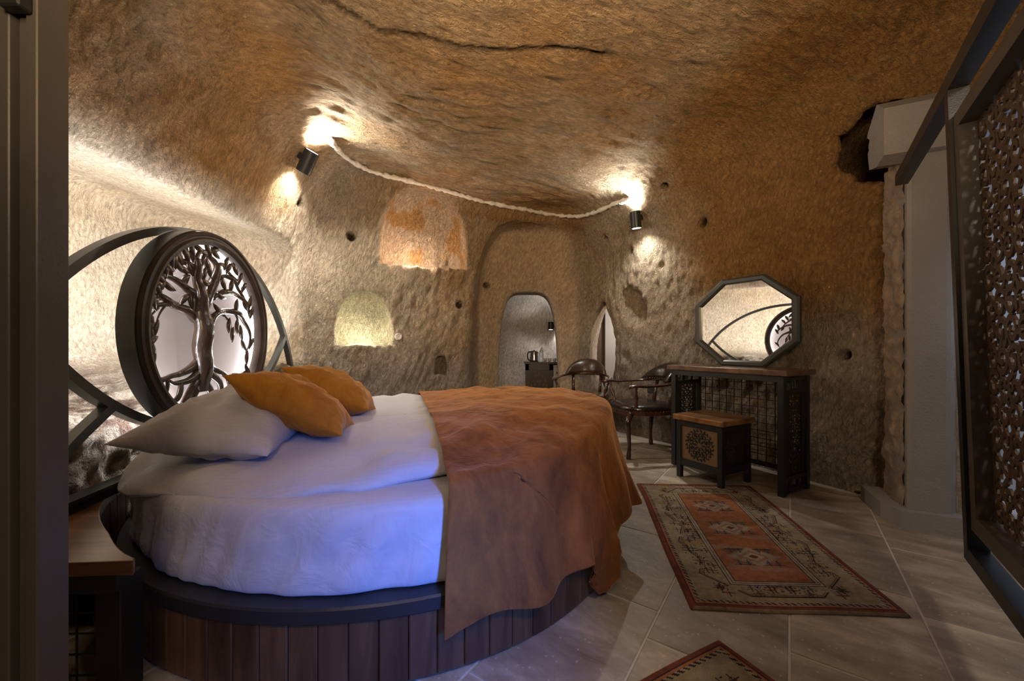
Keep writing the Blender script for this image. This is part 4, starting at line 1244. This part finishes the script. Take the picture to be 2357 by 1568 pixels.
def octagon():
    c = CO + E1 * 0.435 + E2 * 0.31 + UP * 0.834
    t = thing('octagonal_mirror', 'black framed octagonal mirror standing on the console table', 'mirror', tuple(c))
    X1 = Vector((0.525, -0.851, 0)); X2 = Vector((0.851, 0.525, 0))
    def ring(s, off):
        w_, h = 0.40 * s, 0.352 * s; a, b = 0.165 * s, 0.16 * s; cz = 0.352
        pts = [(-a, -h), (a, -h), (w_, -b), (w_, b), (a, h), (-a, h), (-w_, b), (-w_, -b)]
        return [c + X1 * (x - 0.01) + UP * (cz + z) + X2 * off for x, z in pts]
    A, B, C_, D_ = ring(1.0, -0.012), ring(0.87, -0.012), ring(1.0, 0.016), ring(0.87, 0.016)
    E_ = ring(0.965, -0.022); F_ = ring(0.90, -0.022)
    for k in range(8):
        j = (k + 1) % 8
        mb = MB(); vs = [A[k], A[j], E_[k], E_[j], F_[k], F_[j], B[k], B[j], D_[k], D_[j], C_[k], C_[j]]
        mb.add(vs, [(0, 1, 3, 2), (2, 3, 5, 4), (4, 5, 7, 6), (6, 7, 9, 8), (8, 9, 11, 10), (10, 11, 1, 0), (0, 2, 4, 6, 8, 10), (1, 3, 5, 7, 9, 11)])
        mb.build('frame_bar', 'grey_metal', t)
    g = ring(0.88, 0.0); g2 = ring(0.88, 0.006)
    MB().add(g + g2, [tuple(range(8)), tuple(range(15, 7, -1))] + [(i, (i + 1) % 8, 8 + (i + 1) % 8, 8 + i) for i in range(8)]).build('mirror_glass', 'mirror', t)


octagon()


def stool():
    o = Vector((1.263, 3.057, 0)); e = Vector((0.494, -0.869, 0)); d = Vector((0.885, 0.466, 0)); d = (d - e * d.dot(e)).normalized()
    t = thing('stool', 'square stool with wooden seat and carved medallion sides before the console', 'stool', tuple(o))
    P = lambda a, b, z: o + e * a + d * b + UP * z
    L, D, H = 0.368, 0.35, 0.435; q = 0.018
    MB().obox(P(L / 2, D / 2, 0.456), e * (L / 2 + .02), d * (D / 2 + .02), UP * 0.020, 0.006).build('seat', 'top_wood', t)
    for a in (q, L - q):
        for b in (q, D - q): MB().obox(P(a, b, H / 2), e * q, d * q, UP * H / 2, 0.002).build('leg', 'black', t)
    for i, (p, u, w_, W_) in enumerate(((P(0, q, 0), e, d, L), (P(0, D - q, 0), e, -d, L), (P(q, 0, 0), d, e, D), (P(L - q, 0, 0), d, -e, D))):
        for zz, hh in ((0.415, 0.04), (0.12, 0.05)): MB().bar(p + u * .03 + UP * zz, p + u * (W_ - .03) + UP * zz, 0.03, hh).build('rail', 'black', t)
        pn = MB().obox(p + u * W_ / 2 + UP * 0.27 - w_ * -0.002, u * (W_ / 2 - .03), w_ * 0.004, UP * 0.13).build('side_panel', 'board' if i == 0 else 'carved', t)
        m = MB(); c = p + u * W_ / 2 + UP * 0.27 - w_ * 0.004
        R = 0.118
        for k in range(8):
            a = k * PI / 4
            for sg in (-1, 1):
                cc = c + (u * math.cos(a) + UP * math.sin(a)) * R * 0.62 + (-u * math.sin(a) + UP * math.cos(a)) * sg * 0.020
                scroll(m, cc, u, UP, w_, 0.026, a + (0 if sg > 0 else PI), sg, 0.0055, 0.004, 10)
            petal(m, c + (u * math.cos(a) + UP * math.sin(a)) * R * 0.30, u, UP, w_, 0.022, 0.008, a, 0.004)
            petal(m, c + (u * math.cos(a + .39) + UP * math.sin(a + .39)) * R * 0.52, u, UP, w_, 0.018, 0.006, a + .39, 0.004)
            for da in (0.13, 0.39, 0.65): petal(m, c + (u * math.cos(a + da) + UP * math.sin(a + da)) * R * 0.90, u, UP, w_, 0.014, 0.006, a + da + (0.8 if da != .39 else 0), 0.004)
        m.build('carving', 'black' if i == 0 else 'rim', pn, kind='stuff')  # front relief is black to stand for shaded cut-outs in the board


stool()

# ---------------------------------------------------------------- captain's chairs
def armchair(name, label, loc, rot, lm):
    t = thing(name, label, 'armchair', loc, 'leather armchairs by the back wall', local=True, rotz=rot)
    def se(th, a, b, p=2.6):
        c, s = math.cos(th), math.sin(th)
        return a * abs(c) ** (2 / p) * (1 if c >= 0 else -1), b * abs(s) ** (2 / p) * (1 if s >= 0 else -1)
    n = 40
    rows = [(0.93, 0.375), (1.0, 0.38), (1.0, 0.412), (0.97, 0.418)]
    MB().grid([[Vector((*[k * s for k in se(2 * PI * i / n, 0.27, 0.275)], z)) for i in range(n)] for s, z in rows + [(0.2, 0.418)]] + [[Vector((0, 0, 0.418))] * n], True).build('seat_frame', 'chairwood', t, True, auto=40)
    rows = [(0.985, 0.412), (1.0, 0.425), (0.985, 0.448), (0.93, 0.462), (0.75, 0.472), (0.45, 0.477), (0.02, 0.478)]
    MB().grid([[Vector((*[k * s for k in se(2 * PI * i / n, 0.268, 0.272)], z)) for i in range(n)] for s, z in rows], True).build('seat_cushion', lm, t, True)
    nb = MB()
    for i in range(64):
        x, y = se(2 * PI * i / 64, 0.272, 0.277); nb.lathe([(0.0035, -0.002), (0.0035, 0.002), (0.001, 0.004)], (x, y, 0.414), (x, y, 0), 6)
    nb.build('nail_trim', 'brass', t, kind='stuff')
    for sx, sy in ((1, 1), (1, -1), (-1, 1), (-1, -1)):
        x0, y0 = 0.20 * sx, 0.205 * sy; kx, ky = 0.035 * sx, 0.03 * sy
        P = catmull([(x0, y0, 0.39), (x0 + kx * 1.1, y0 + ky * 1.1, 0.33), (x0 + kx * .9, y0 + ky * .9, 0.24), (x0 + kx * .5, y0 + ky * .5, 0.12), (x0 + kx * 0.9, y0 + ky * 0.9, 0.0)], 5)
        MB().tube(P, [0.030 - 0.013 * min(1, i / 14) + 0.004 * (i > 17) for i in range(len(P))], 10).build('leg', 'chairwood', t, True)
    # horseshoe arm rail, front is +x
    rail = [(0.25, 0.275, 0.635), (0.19, 0.295, 0.645), (0.08, 0.285, 0.640), (-0.06, 0.275, 0.645), (-0.18, 0.235, 0.655), (-0.27, 0.13, 0.665), (-0.295, 0, 0.668)]
    rail = rail + [(x, -y, z) for x, y, z in rail[-2::-1]]
    P = catmull(rail, 6); m = len(P); w_ = [0.030 - 0.008 * math.sin(min(i, m - 1 - i) / m * PI * 2) for i in range(m)]
    for i in (0, m - 1): w_[i] = 0.020
    for i in (1, m - 2): w_[i] = 0.034
    MB().tube(P, w_, 10, flat=(Vector((0, 0, 1)), 0.55)).build('arm_rail', 'chairwood', t, True)
    for sy in (1, -1):
        a = Vector((0.155, 0.225 * sy, 0.45)); b = Vector((0.185, 0.287 * sy, 0.632)); d = b - a
        pr = [(0.016, 0), (0.018, 0.02), (0.010, 0.03), (0.014, 0.06), (0.019, 0.09), (0.013, 0.12), (0.008, 0.135), (0.013, 0.145), (0.010, 0.16), (0.013, d.length)]
        MB().lathe(pr, a, d, 14).build('arm_spindle', 'chairwood', t, True, auto=50)
        MB().tube([(-0.215, 0.15 * sy, 0.44), (-0.235, 0.155 * sy, 0.55), (-0.262, 0.16 * sy, 0.655)], [0.018, 0.014, 0.016], 8, flat=(Vector((0, 1, 0)), 1.2)).build('back_post', 'chairwood', t, True)
    G = []
    nn_ = 26
    for lay, off in ((0, 0.020), (1, 0.028), (2, 0.026), (3, 0.012), (4, -0.010), (5, -0.014)): pass
    sec = [(0.0, 0.022), (0.25, 0.030), (0.5, 0.032), (0.75, 0.028), (0.93, 0.016), (1.0, 0.0), (0.93, -0.012), (0.5, -0.016), (0.0, -0.014)]
    for i in range(nn_ + 1):
        s = -1 + 2 * i / nn_; y = 0.225 * s; x = -0.298 + 0.115 * s * s + 0.05 * s ** 4; hh = 0.165 * (1 - abs(s) ** 2.6) ** 0.6 + 0.003
        nx_ = Vector((1, -0.9 * s, 0)).normalized()
        G.append([Vector((x, y, 0.672 + hh * f)) + nx_ * o - Vector((0.05 * f * hh / .165, 0, 0)) for f, o in sec])
    MB().grid(G, True).build('back_cushion', lm, t, True)
    nb = MB()
    for i in range(26):
        s = -0.96 + 1.92 * i / 25; y = 0.225 * s; x = -0.298 + 0.115 * s * s + 0.05 * s ** 4; nx_ = Vector((1, -0.9 * s, 0)).normalized()
        nb.lathe([(0.0035, -0.002), (0.0035, 0.002), (0.001, 0.004)], Vector((x, y, 0.678)) + nx_ * 0.024, nx_, 6)
    nb.build('back_nail_trim', 'brass', t, kind='stuff')
    return t


armchair('armchair', 'glossy black leather armchair with carved arms beside the console table', (1.215, 3.76, 0), math.radians(189), 'leather')
armchair('armchair', 'leather armchair in a lighter, lit-looking brown behind the foot of the bed near the doorway', (0.80, 4.42, 0), math.radians(252), 'lit_leather')

# ---------------------------------------------------------------- wall lamps
def lamp(label, hx, hy, H, r, tilt, power, off=0.03, at=None):
    p, n = at or hit(hx, hy)
    nh = Vector((n.x, n.y, 0)).normalized() if abs(n.z) < 0.9 else Vector((0, -1, 0))
    c = p + n * (r + off)
    ax = (UP + tilt[0] * Vector((1, 0, 0)) + tilt[1] * Vector((0, 1, 0))).normalized()
    t = thing('wall_lamp', label, 'wall lamp', tuple(c), 'up and down wall lamps')
    MB().lathe([(r * 0.86, -H / 2 + 0.006), (r * 0.93, -H / 2), (r, -H / 2 + 0.003), (r, H / 2 - 0.003), (r * 0.93, H / 2), (r * 0.86, H / 2 - 0.006)], c, ax, 32).build('body', 'black', t, True, auto=40)
    for s in (-1, 1):
        tag(MB().lathe([(r * 0.84, -0.0015), (r * 0.84, 0.0015)], c + ax * s * (H / 2 - 0.003), ax, 24).build('lens', 'lens', t), 'glowing lens')
        spot('lamp_beam', c + ax * s * (H / 2 + 0.012), ax * s - n * 0.16, power * 3.2, WHITE, math.radians(120), 1.0, 0.02)
        spot('lamp_spill', c + ax * s * (H / 2 + 0.012), ax * s + nh * 0.9, power * 5.0, WHITE, math.radians(125), 1.0, 0.02)
    MB().bar(p - n * 0.03, c - n * (r * 0.8), 0.03, 0.05).build('wall_bracket', 'black', t)


lamp('black cylindrical up and down lamp high on the wall above the alcove', 689, 357, 0.185, 0.056, (0.62, -0.25), 16)
lamp('black cylindrical up and down lamp high on the wall near the armchairs', 1475, 500, 0.165, 0.050, (-0.12, -0.1), 10)
lamp('small black up and down lamp seen through the inner doorway', 1273, 750, 0.125, 0.045, (0, 0), 3.5, at=(Vector((0.705, 6.45, 1.316)), Vector((-1, -0.1, 0)).normalized()))

# niche and alcove lights (lamps hidden by the sills)
def wall_pt(un, back, z): return Vector((BW0[0] + BWU[0] * un + BWN[0] * back, BW0[1] + BWU[1] * un + BWN[1] * back, z))


point('niche_light_upper', wall_pt(1.02, 0.05, 1.93), 12, (1.0, 0.74, 0.56), 0.03)
point('niche_light_upper_top', wall_pt(1.10, 0.02, 2.05), 1.5, (1.0, 0.8, 0.66), 0.05)
point('niche_light_lower', wall_pt(0.50, 0.06, 1.08), 9, (1.0, 0.96, 0.80), 0.03)
for yy, pw in ((1.55, 9), (2.1, 12), (2.8, 9), (3.35, 5)):
    area('alcove_light', (-2.12, yy, 0.98), (-2.7, yy, 1.5), 0.06, 0.45, pw * 1.0, (0.96, 0.97, 1.0))
point('side_room_light', (1.9, 5.35, 1.35), 35, (1.0, 0.84, 0.7), 0.05)
point('back_room_light', (-0.1, 5.9, 1.9), 1.6, (1.0, 0.80, 0.66), 0.1)

# ---------------------------------------------------------------- stone column
F1 = Vector((0.905, -0.425, 0)).normalized(); F2 = Vector((0.425, 0.905, 0)).normalized(); C0 = Vector((2.13, 2.18, 0))


def rough_face(mb, o, u, v_, w_, W_, H_, nx, ny, amp, seed):
    G = []
    for j in range(ny + 1):
        row = []
        for i in range(nx + 1):
            p = o + u * W_ * i / nx + v_ * H_ * j / ny
            e = 0 if (i in (0, nx)) else 1
            row.append(p + w_ * (amp * n3(p.x, p.y, p.z, 16, seed) * 1.0 + amp * 0.7 * n3(p.x, p.y, p.z, 34, seed + 1)) * (0.4 + 0.6 * e))
        G.append(row)
    mb.grid(G); return mb


def column():
    t = thing('stone_column', 'pale dressed stone wall column with a broken capital and plinth', 'column', tuple(C0))
    P = lambda a, b, z: C0 + F1 * a + F2 * b + UP * z
    MB().prism([(0, 0), (0.46, 0), (0.46, 0.42), (-0.05, 0.42), (-0.05, 0.12)], P(0, 0, -0.01), F1, F2, UP * 0.105).build('plinth', 'stone', t)
    sec = [(0.045, 0.06), (0.058, 0.04), (0.20, 0.04), (0.205, 0.05), (0.222, 0.055), (0.24, 0.075), (0.255, 0.08), (0.255, 0.30), (0.045, 0.30)]
    sh = MB().prism(sec, P(0, 0, 0.09), F1, F2, UP * 2.02).build('shaft', 'stone', t)
    m = MB(); rough_face(m, P(0.040, 0.085, 0.09), F2, UP, -F1, 0.26, 1.98, 12, 90, 0.020, 31)
    m.build('rough_flank', 'stone_tan', t, True)
    m = MB(); rough_face(m, P(0.255, 0.075, 0.09), F1, UP, -F2, 0.085, 2.1, 5, 90, 0.014, 35)
    m.build('rough_infill', 'stone_tan', t, True)
    # capital: its side profile (depth, height) run across the front
    prof = [(0, 2.055), (0, 2.315), (0.10, 2.39), (0.235, 2.285), (0.245, 2.265), (0.205, 2.235), (0.225, 2.20), (0.215, 2.175), (0.235, 2.165), (0.225, 2.115), (0.21, 2.055), (0.10, 2.03)]
    MB().prism(prof, P(-0.072, 0, 0), F2, UP, F1 * 0.34).build('capital', 'stone', t)


column()

# ---------------------------------------------------------------- hanging openwork screen on the right
SD = Vector((-0.597, -0.802, 0)); SN = Vector((0.802, -0.597, 0))


def screen():
    base = Vector((1.498, 1.314, 0))
    def P(s, n_, z): return base + SD * s + SN * (n_ + 0.025 - (z - 0.3) / 1.58 * 0.047) + UP * z
    t = thing('hanging_screen', 'tall black steel screen frame with bronze scrollwork at the right edge', 'screen', tuple(P(0, 0, 0.3)))
    MB().bar(P(-0.97, 0, 1.875), P(1.25, 0, 1.875), 0.05, 0.055).build('top_bar', 'black', t)
    MB().lathe([(0.014, 0), (0.017, 0.004), (0.004, 0.008)], P(-0.975, 0.0, 1.868), -SD, 16).build('end_cap', 'chrome', t, True)
    MB().bar(P(0.0, 0, 0.33), P(0.0, 0, 1.85), 0.05, 0.04, up=SD).build('post', 'black', t)
    MB().bar(P(-0.02, 0, 0.315), P(1.25, 0, 0.315), 0.05, 0.045).build('bottom_bar', 'black', t)
    MB().bar(Vector((*P(1.25, 0, 0)[:2], 0)), Vector((*P(1.25, 0, 0)[:2], 2.6)), 0.05, 0.05, up=SD).build('floor_post', 'black', t)
    f = MB()
    z0, z1 = 0.43, 1.73; s0, s1 = 0.05, 1.15
    f.bar(P(s0, 0.012, z0), P(s0, 0.012, z1), 0.055, 0.05, up=SD); f.bar(P(s1, 0.012, z0), P(s1, 0.012, z1), 0.055, 0.05, up=SD)
    f.bar(P(s0 - .025, 0.012, z0), P(s1 + .025, 0.012, z0), 0.055, 0.05); f.bar(P(s0 - .025, 0.012, z1), P(s1 + .025, 0.012, z1), 0.055, 0.05)
    f.build('panel_frame', 'post', t)
    m = MB(); n_ = (P(0, 0.03, 1) - P(0, 0.03, 0)).normalized()
    lattice(m, P(0.075, 0.028, z0 + .02), SD, n_, SN, 1.05, z1 - z0 - 0.04, 0.080, 0.0155, 0.007, 11)
    m.build('scrollwork', 'scroll', t)


screen()

# door post at the left edge, close to the camera
def door_post():
    t = thing('door_post', 'dark grooved metal door post filling the left edge', 'door post', (-0.95, 0.75, 0))
    y = 0.75
    for x0, x1, dy in ((-1.02, -0.947, 0.0), (-0.943, -0.925, 0.012), (-0.921, -0.899, 0.004), (-1.10, -1.024, 0.008)):
        MB().box(x0, x1, y + dy, y + 0.06, 0.0, 2.7, 0.002).build('profile', 'post', t)
    MB().box(-1.09, -0.905, y + 0.025, y + 0.05, 0.0, 2.7).build('core', 'black', t)
    MB().box(-0.945, -0.905, y - 0.02, y + 0.004, 1.625, 1.70, 0.003).build('hinge', 'black', t)


door_post()

# ---------------------------------------------------------------- rugs
def rug(name, label, o, e, d, W_, L_, seed):
    """flat-woven pattern worked out knot by knot; e across, d along"""
    o = Vector(o); e = Vector(e).normalized(); d = Vector(d).normalized()
    nx, ny = int(W_ / 0.0045), int(L_ / 0.0045)
    U, V_ = np.meshgrid((np.arange(nx) + .5) / nx * W_, (np.arange(ny) + .5) / ny * L_, indexing='ij')
    P3 = np.stack([U, V_, 0 * U + seed], -1)
    cream = np.array([.40, .325, .22]); olive = np.array([.33, .25, .145]); rust = np.array([.40, .155, .07]); pink = np.array([.40, .22, .15]); dark = np.array([.045, .03, .03]); blue = np.array([.11, .12, .14]); redb = np.array([.17, .045, .028])
    C = np.empty(U.shape + (3,)); C[:] = cream
    k = np.clip(0.5 + vn(P3, (5, 14, 1), 1), 0, 1)[..., None]; C = C * (1 - k) + olive * k
    ed = np.minimum(np.minimum(U, W_ - U), np.minimum(V_, L_ - V_))
    def put(m, c): C[m] = c
    # floral sprinkling: mirrored little motifs
    um = np.abs(U - W_ / 2); vm = np.abs(V_ - L_ / 2)
    def motif(cu, cv, s, col, col2, mir=True):
        for su in ((-1, 1) if mir else (1,)):
            for sv in (-1, 1):
                du = np.abs(U - (W_ / 2 + su * cu)); dv = np.abs(V_ - (L_ / 2 + sv * cv))
                st = (du + dv < s) & ~((du + dv < s * .62) & (du + dv > s * .4)); put(st, col)
                put((du + dv < s * .35), col2)
                cr = ((du < s * .12) & (dv < s * 1.5)) | ((dv < s * .12) & (du < s * 1.5)); put(cr, dark)
                dd = (np.abs(du - s * 1.1) + np.abs(dv - s * 1.1) < s * .28); put(dd, col2)
    rn = random.Random(seed)
    for _ in range(26):
        motif(rn.uniform(0.13, W_ / 2 - .09), rn.uniform(0.02, L_ / 2 - 0.10), rn.uniform(.014, .024), rn.choice([rust, pink, blue, redb, cream]), rn.choice([cream, dark, rust]))
    for _ in range(12):
        motif(rn.uniform(0.02, 0.12), rn.uniform(L_ / 2 - 0.24, L_ / 2 - 0.10), rn.uniform(.014, .022), rn.choice([rust, pink, blue]), dark)
    # zigzag octagon band with hooked corners
    hw = W_ / 2 - 0.085; hl = L_ / 2 - 0.085
    zig = 0.055 * np.abs(((vm / 0.34) % 1) * 2 - 1)
    line = np.maximum(um - (hw - zig), np.maximum(vm - hl, (um + vm) - (hw + hl - 0.17)))
    for a, b, c in ((-.003, .003, dark), (-.012, -.008, redb), (-.02, -.017, dark)):
        put((line > a) & (line < b) & ((np.floor(V_ / .03) % 5) < 4), c)
    # light guard lines and the rust field
    fw, fl = 0.16, L_ / 2 - 0.19
    fld = np.maximum(um - fw, vm - fl)
    put((fld < .030) & (fld > .004), cream * 1.15); put((fld < .033) & (fld > .029), dark)
    put((fld < .018) & (fld > .013), blue); put((fld < .004) & (fld > 0), dark)
    put(fld < 0, rust)
    k = (vn(P3, (4, 22, 1), 5) > 0.25) & (fld < 0); put(k, np.array([.30, .13, .05])); k = (vn(P3, (6, 26, 1), 6) > 0.42) & (fld < 0); put(k, pink)
    for cv in (-0.30, 0.0, 0.30):
        dv = np.abs(V_ - L_ / 2 - cv); m = um * 0.95 + dv * 1.3
        stp = np.floor(m / .012) * .012
        put((stp < .115) & (fld < 0), pink); put((stp < .10) & (fld < 0), cream); put((stp < .062) & (fld < 0), pink * .9); put((stp < .04) & (fld < 0), cream * 1.1); put(stp < .016, redb)
        for q in (.045, .085):
            put((np.abs(um - q) + np.abs(dv - .055) < .016) & (fld < 0), blue); put((np.abs(um - q) + np.abs(dv - .055) < .007) & (fld < 0), cream)
            put((np.abs(um - q) < .003) & (dv < .075) & (dv > .03) & (fld < 0), dark)
            put((np.abs(dv - .068) < .0025) & (np.abs(um - q) < .025) & (fld < 0), dark)
    # outer borders
    put(ed < .052, cream * .9); tri = (np.floor((U + V_) / .012) % 2 == 0) & (ed < .05) & (ed > .034); put(tri, dark)
    put((ed < .034) & (ed > .028), rust); put((ed < .028) & (ed > .021), dark); put((ed < .021) & (ed > .006), redb * 1.3)
    endz = np.minimum(V_, L_ - V_); put(endz < .010, olive)
    side = np.minimum(U, W_ - U); put(side < .010, np.array([.22, .065, .03]))
    C *= (0.84 + 0.22 * vn(P3, 9, 7) + 0.16 * vn(P3, 60, 8))[..., None]
    # mesh: one quad per knot, wavy edges, a little thickness
    gx, gy = nx + 1, ny + 1
    A, B = np.meshgrid(np.arange(gx) / nx * W_, np.arange(gy) / ny * L_, indexing='ij')
    Q = np.stack([A, B, 0 * A + seed], -1)
    sh = 0.006 * vn(Q, (0.5, 3, 1), 10); sv = 0.006 * vn(Q, (3, 0.5, 1), 12)
    eA = np.minimum(np.minimum(A, W_ - A), np.minimum(B, L_ - B))
    z = 0.009 * sstep(-0.001, 0.008, eA) + 0.0016 * (vn(Q, 5, 11) + 1) + 0.0012
    X = o.x + e.x * (A + sh) + d.x * (B + sv); Y = o.y + e.y * (A + sh) + d.y * (B + sv)
    V3 = np.stack([X, Y, z], -1).reshape(-1, 3) - np.array(o)
    I = np.arange(gx * gy).reshape(gx, gy); Qd = np.stack([I[:-1, :-1], I[1:, :-1], I[1:, 1:], I[:-1, 1:]], -1).reshape(-1, 4)
    if (e.cross(d)).z < 0: Qd = Qd[:, ::-1]
    me = bpy.data.meshes.new(name); me.vertices.add(len(V3)); me.vertices.foreach_set('co', V3.astype(np.float32).ravel())
    me.loops.add(Qd.size); me.loops.foreach_set('vertex_index', np.ascontiguousarray(Qd).astype(np.int32).ravel()); me.polygons.add(len(Qd)); me.polygons.foreach_set('loop_start', np.arange(0, Qd.size, 4, dtype=np.int32))
    me.update(calc_edges=True)
    a = me.color_attributes.new('Col', 'FLOAT_COLOR', 'CORNER'); cc = np.ones((len(Qd), 4, 4), np.float32); cc[..., :3] = np.clip(C, 0, 1).reshape(-1, 1, 3); a.data.foreach_set('color', cc.ravel())
    me.materials.append(M['rug']); ob = bpy.data.objects.new(name, me); COL.objects.link(ob); ob.location = o
    tag(ob, label, 'rug', 'patterned wool rugs on the tiled floor')


rug('rug', 'faded rust and cream patterned rug lying between the bed and the console', (0.675, 1.503, 0), (0.998, -0.060, 0), (0.163, 0.987, 0), 0.79, 1.375, 3)
rug('rug', 'corner of a second red-edged patterned rug at the bottom edge', (0.695, 1.345, 0), (-0.888, -0.46, 0), (0.46, -0.888, 0), 0.75, 0.85, 8)

# ---------------------------------------------------------------- little room behind the arch
def back_room():
    o = Vector((0.20, 5.82, 0))
    t = thing('drinks_cabinet', 'dark carved wooden cabinet in the room behind the arch', 'cabinet', tuple(o))
    W_, D, H = 0.40, 0.42, 0.755
    MB().box(o.x + .01, o.x + W_ - .01, o.y + .02, o.y + D, 0.03, H - .03).build('body', 'carved', t)
    MB().box(o.x - .012, o.x + 0.545, o.y - .01, o.y + D, H - .03, H, 0.004).build('top', 'carved', t)
    f = MB()
    f.box(o.x, o.x + .05, o.y, o.y + .03, 0, H - .03).box(o.x + W_ - .05, o.x + W_, o.y, o.y + .03, 0, H - .03).box(o.x, o.x + W_, o.y, o.y + .03, H - .12, H - .03).box(o.x, o.x + W_, o.y, o.y + .03, 0.03, 0.10)
    f.build('door_frame', 'carved', t)
    m = MB(); c = Vector((o.x + W_ / 2, o.y + 0.012, 0.38)); u = Vector((1, 0, 0)); w_ = Vector((0, -1, 0))
    for dx, dz, an in ((0, .2, PI / 2), (.045, .17, -.9), (-.045, .17, .9 + PI), (.09, .10, -.9), (-.09, .10, .9 + PI), (.02, .09, .8), (-.02, .09, PI - .8), (.06, .04, .9), (-.06, .04, PI - .9), (.11, .03, PI / 2), (-.11, .03, PI / 2), (0, .04, PI / 2)):
        petal(m, c + u * dx + UP * dz, u, UP, w_, 0.026, 0.010, an, 0.006)
    for k in range(-6, 7): petal(m, c + u * k * 0.02 + UP * (-0.06 + 0.02 * (k % 2)), u, UP, w_, 0.045, 0.006, PI / 2, 0.006)
    tag(m.build('carving', 'board', t, kind='stuff'), 'fretwork motif on the cabinet door')
    # white mini fridge under the longer top
    t2 = thing('mini_fridge', 'small white refrigerator beside the carved cabinet', 'refrigerator', (o.x + 0.47, o.y, 0))
    MB().box(o.x + .41, o.x + .55, o.y + .03, o.y + D - .02, 0.01, H - .045, 0.004).build('body', 'white_paint', t2)
    MB().box(o.x + .412, o.x + .548, o.y + .012, o.y + .028, 0.42, H - .075, 0.003).build('drawer', 'white_paint', t2)
    MB().box(o.x + .412, o.x + .548, o.y + .012, o.y + .028, 0.03, 0.40, 0.003).build('door', 'white_paint', t2)
    MB().lathe([(0.006, 0), (0.012, 0.014), (0.008, 0.022)], (o.x + .46, o.y + .012, 0.60), (0, -1, 0), 12).build('knob', 'black', t2, True)
    # kettle, bottles and cups
    k0 = Vector((o.x + 0.135, o.y + 0.16, H))
    t3 = thing('electric_kettle', 'steel electric kettle with black handle on the carved cabinet', 'kettle', tuple(k0))
    MB().lathe([(0.055, 0.012), (0.062, 0.02), (0.060, 0.09), (0.050, 0.14), (0.048, 0.15)], k0, n=24).build('body', 'chrome', t3, True, auto=40)
    MB().lathe([(0.066, 0.0), (0.066, 0.012), (0.058, 0.014)], k0, n=24).build('base', 'black', t3)
    MB().lathe([(0.048, 0.15), (0.04, 0.16), (0.012, 0.163), (0.010, 0.175)], k0, n=20).build('lid', 'black', t3, True)
    MB().tube(catmull([k0 + Vector(p) for p in ((-0.045, 0, 0.145), (-0.085, 0, 0.14), (-0.10, 0, 0.09), (-0.085, 0, 0.03), (-0.055, 0, 0.02))], 5), 0.010, 8).build('handle', 'black', t3, True)
    MB().tube([k0 + Vector((0.04, 0, 0.11)), k0 + Vector((0.052, 0, 0.135)), k0 + Vector((0.058, 0, 0.145))], [0.018, 0.013, 0.010], 8).build('spout', 'chrome', t3, True)
    t4 = thing('water_bottle', 'clear water bottle standing right of the kettle', 'bottle', (o.x + 0.242, o.y + 0.14, H))
    c = Vector((o.x + 0.242, o.y + 0.14, H))
    MB().lathe([(0.001, 0.001), (0.030, 0.001), (0.032, 0.01), (0.032, 0.13), (0.026, 0.16), (0.013, 0.185), (0.012, 0.20)], c, n=20, cap=False).build('bottle_body', 'glass', t4, True)
    MB().lathe([(0.014, 0.19), (0.014, 0.21)], c, n=14).build('cap', 'white_paint', t4, True)
    first = None
    for i, (dx, dy, lab) in enumerate(((0.30, 0.12, 'small white cup on the cabinet just right of the water bottle'), (0.365, 0.13, 'small white cup in the middle of the cabinet top'), (0.44, 0.12, 'small white cup nearest the right end of the cabinet top'))):
        c = Vector((o.x + dx, o.y + dy, H))
        if first is None:
            first = thing('cup', lab, 'cup', tuple(c), 'cups on the cabinet', local=True)
            MB().lathe([(0.001, 0.002), (0.018, 0.002), (0.026, 0.02), (0.029, 0.05), (0.026, 0.05), (0.022, 0.02), (0.001, 0.008)], (0, 0, 0), n=18, cap=False).build('bowl', 'white_paint', first, True)
            MB().tube(catmull([(0.027, 0, 0.042), (0.042, 0, 0.038), (0.042, 0, 0.020), (0.024, 0, 0.014)], 4), 0.003, 6).build('handle', 'white_paint', first, True)
        else:
            g = copy_tree(first); g.location = c; g['label'] = lab


back_room()

# door seen through the leaf-shaped opening
d1 = MB().box(1.00, 1.385, 5.95, 5.99, 0.0, 2.0, 0.004).build('door_1', 'door'); d1['kind'] = 'structure'
d2 = MB().box(1.385, 2.4, 5.90, 6.0, 0.0, 2.1).build('wall_partition', 'grey_wall'); d2['kind'] = 'structure'

# small fittings on the walls
p, n = hit(917, 775)
so = MB().lathe([(0.036, 0), (0.036, 0.010), (0.030, 0.014), (0.018, 0.008), (0.001, 0.008)], p - n * 0.002, n, 24, cap=False).build('socket_box', 'plaster', None, True)
tag(so, 'small round pale wall box beside the lower lit niche', 'wall box')
p, n = hit(1500, 895)
sx = n.cross(UP).normalized()
t = thing('wall_socket', 'square black electrical socket low on the wall behind the armchair', 'socket', tuple(p))
MB().obox(p + n * 0.012, sx * 0.042, UP * 0.042, n * 0.008, 0.003).build('plate', 'black', t)
MB().lathe([(0.021, 0), (0.021, 0.004), (0.018, 0.004), (0.017, -0.006), (0.001, -0.006)], p + n * 0.020, n, 20, cap=False).build('outlet', 'black', t, True)

# pale render outside the side opening, daylight falls on it
wo = MB().box(3.45, 3.55, 0.2, 4.2, 0.0, 2.9).build('wall_outside', 'white_paint'); wo['kind'] = 'structure'
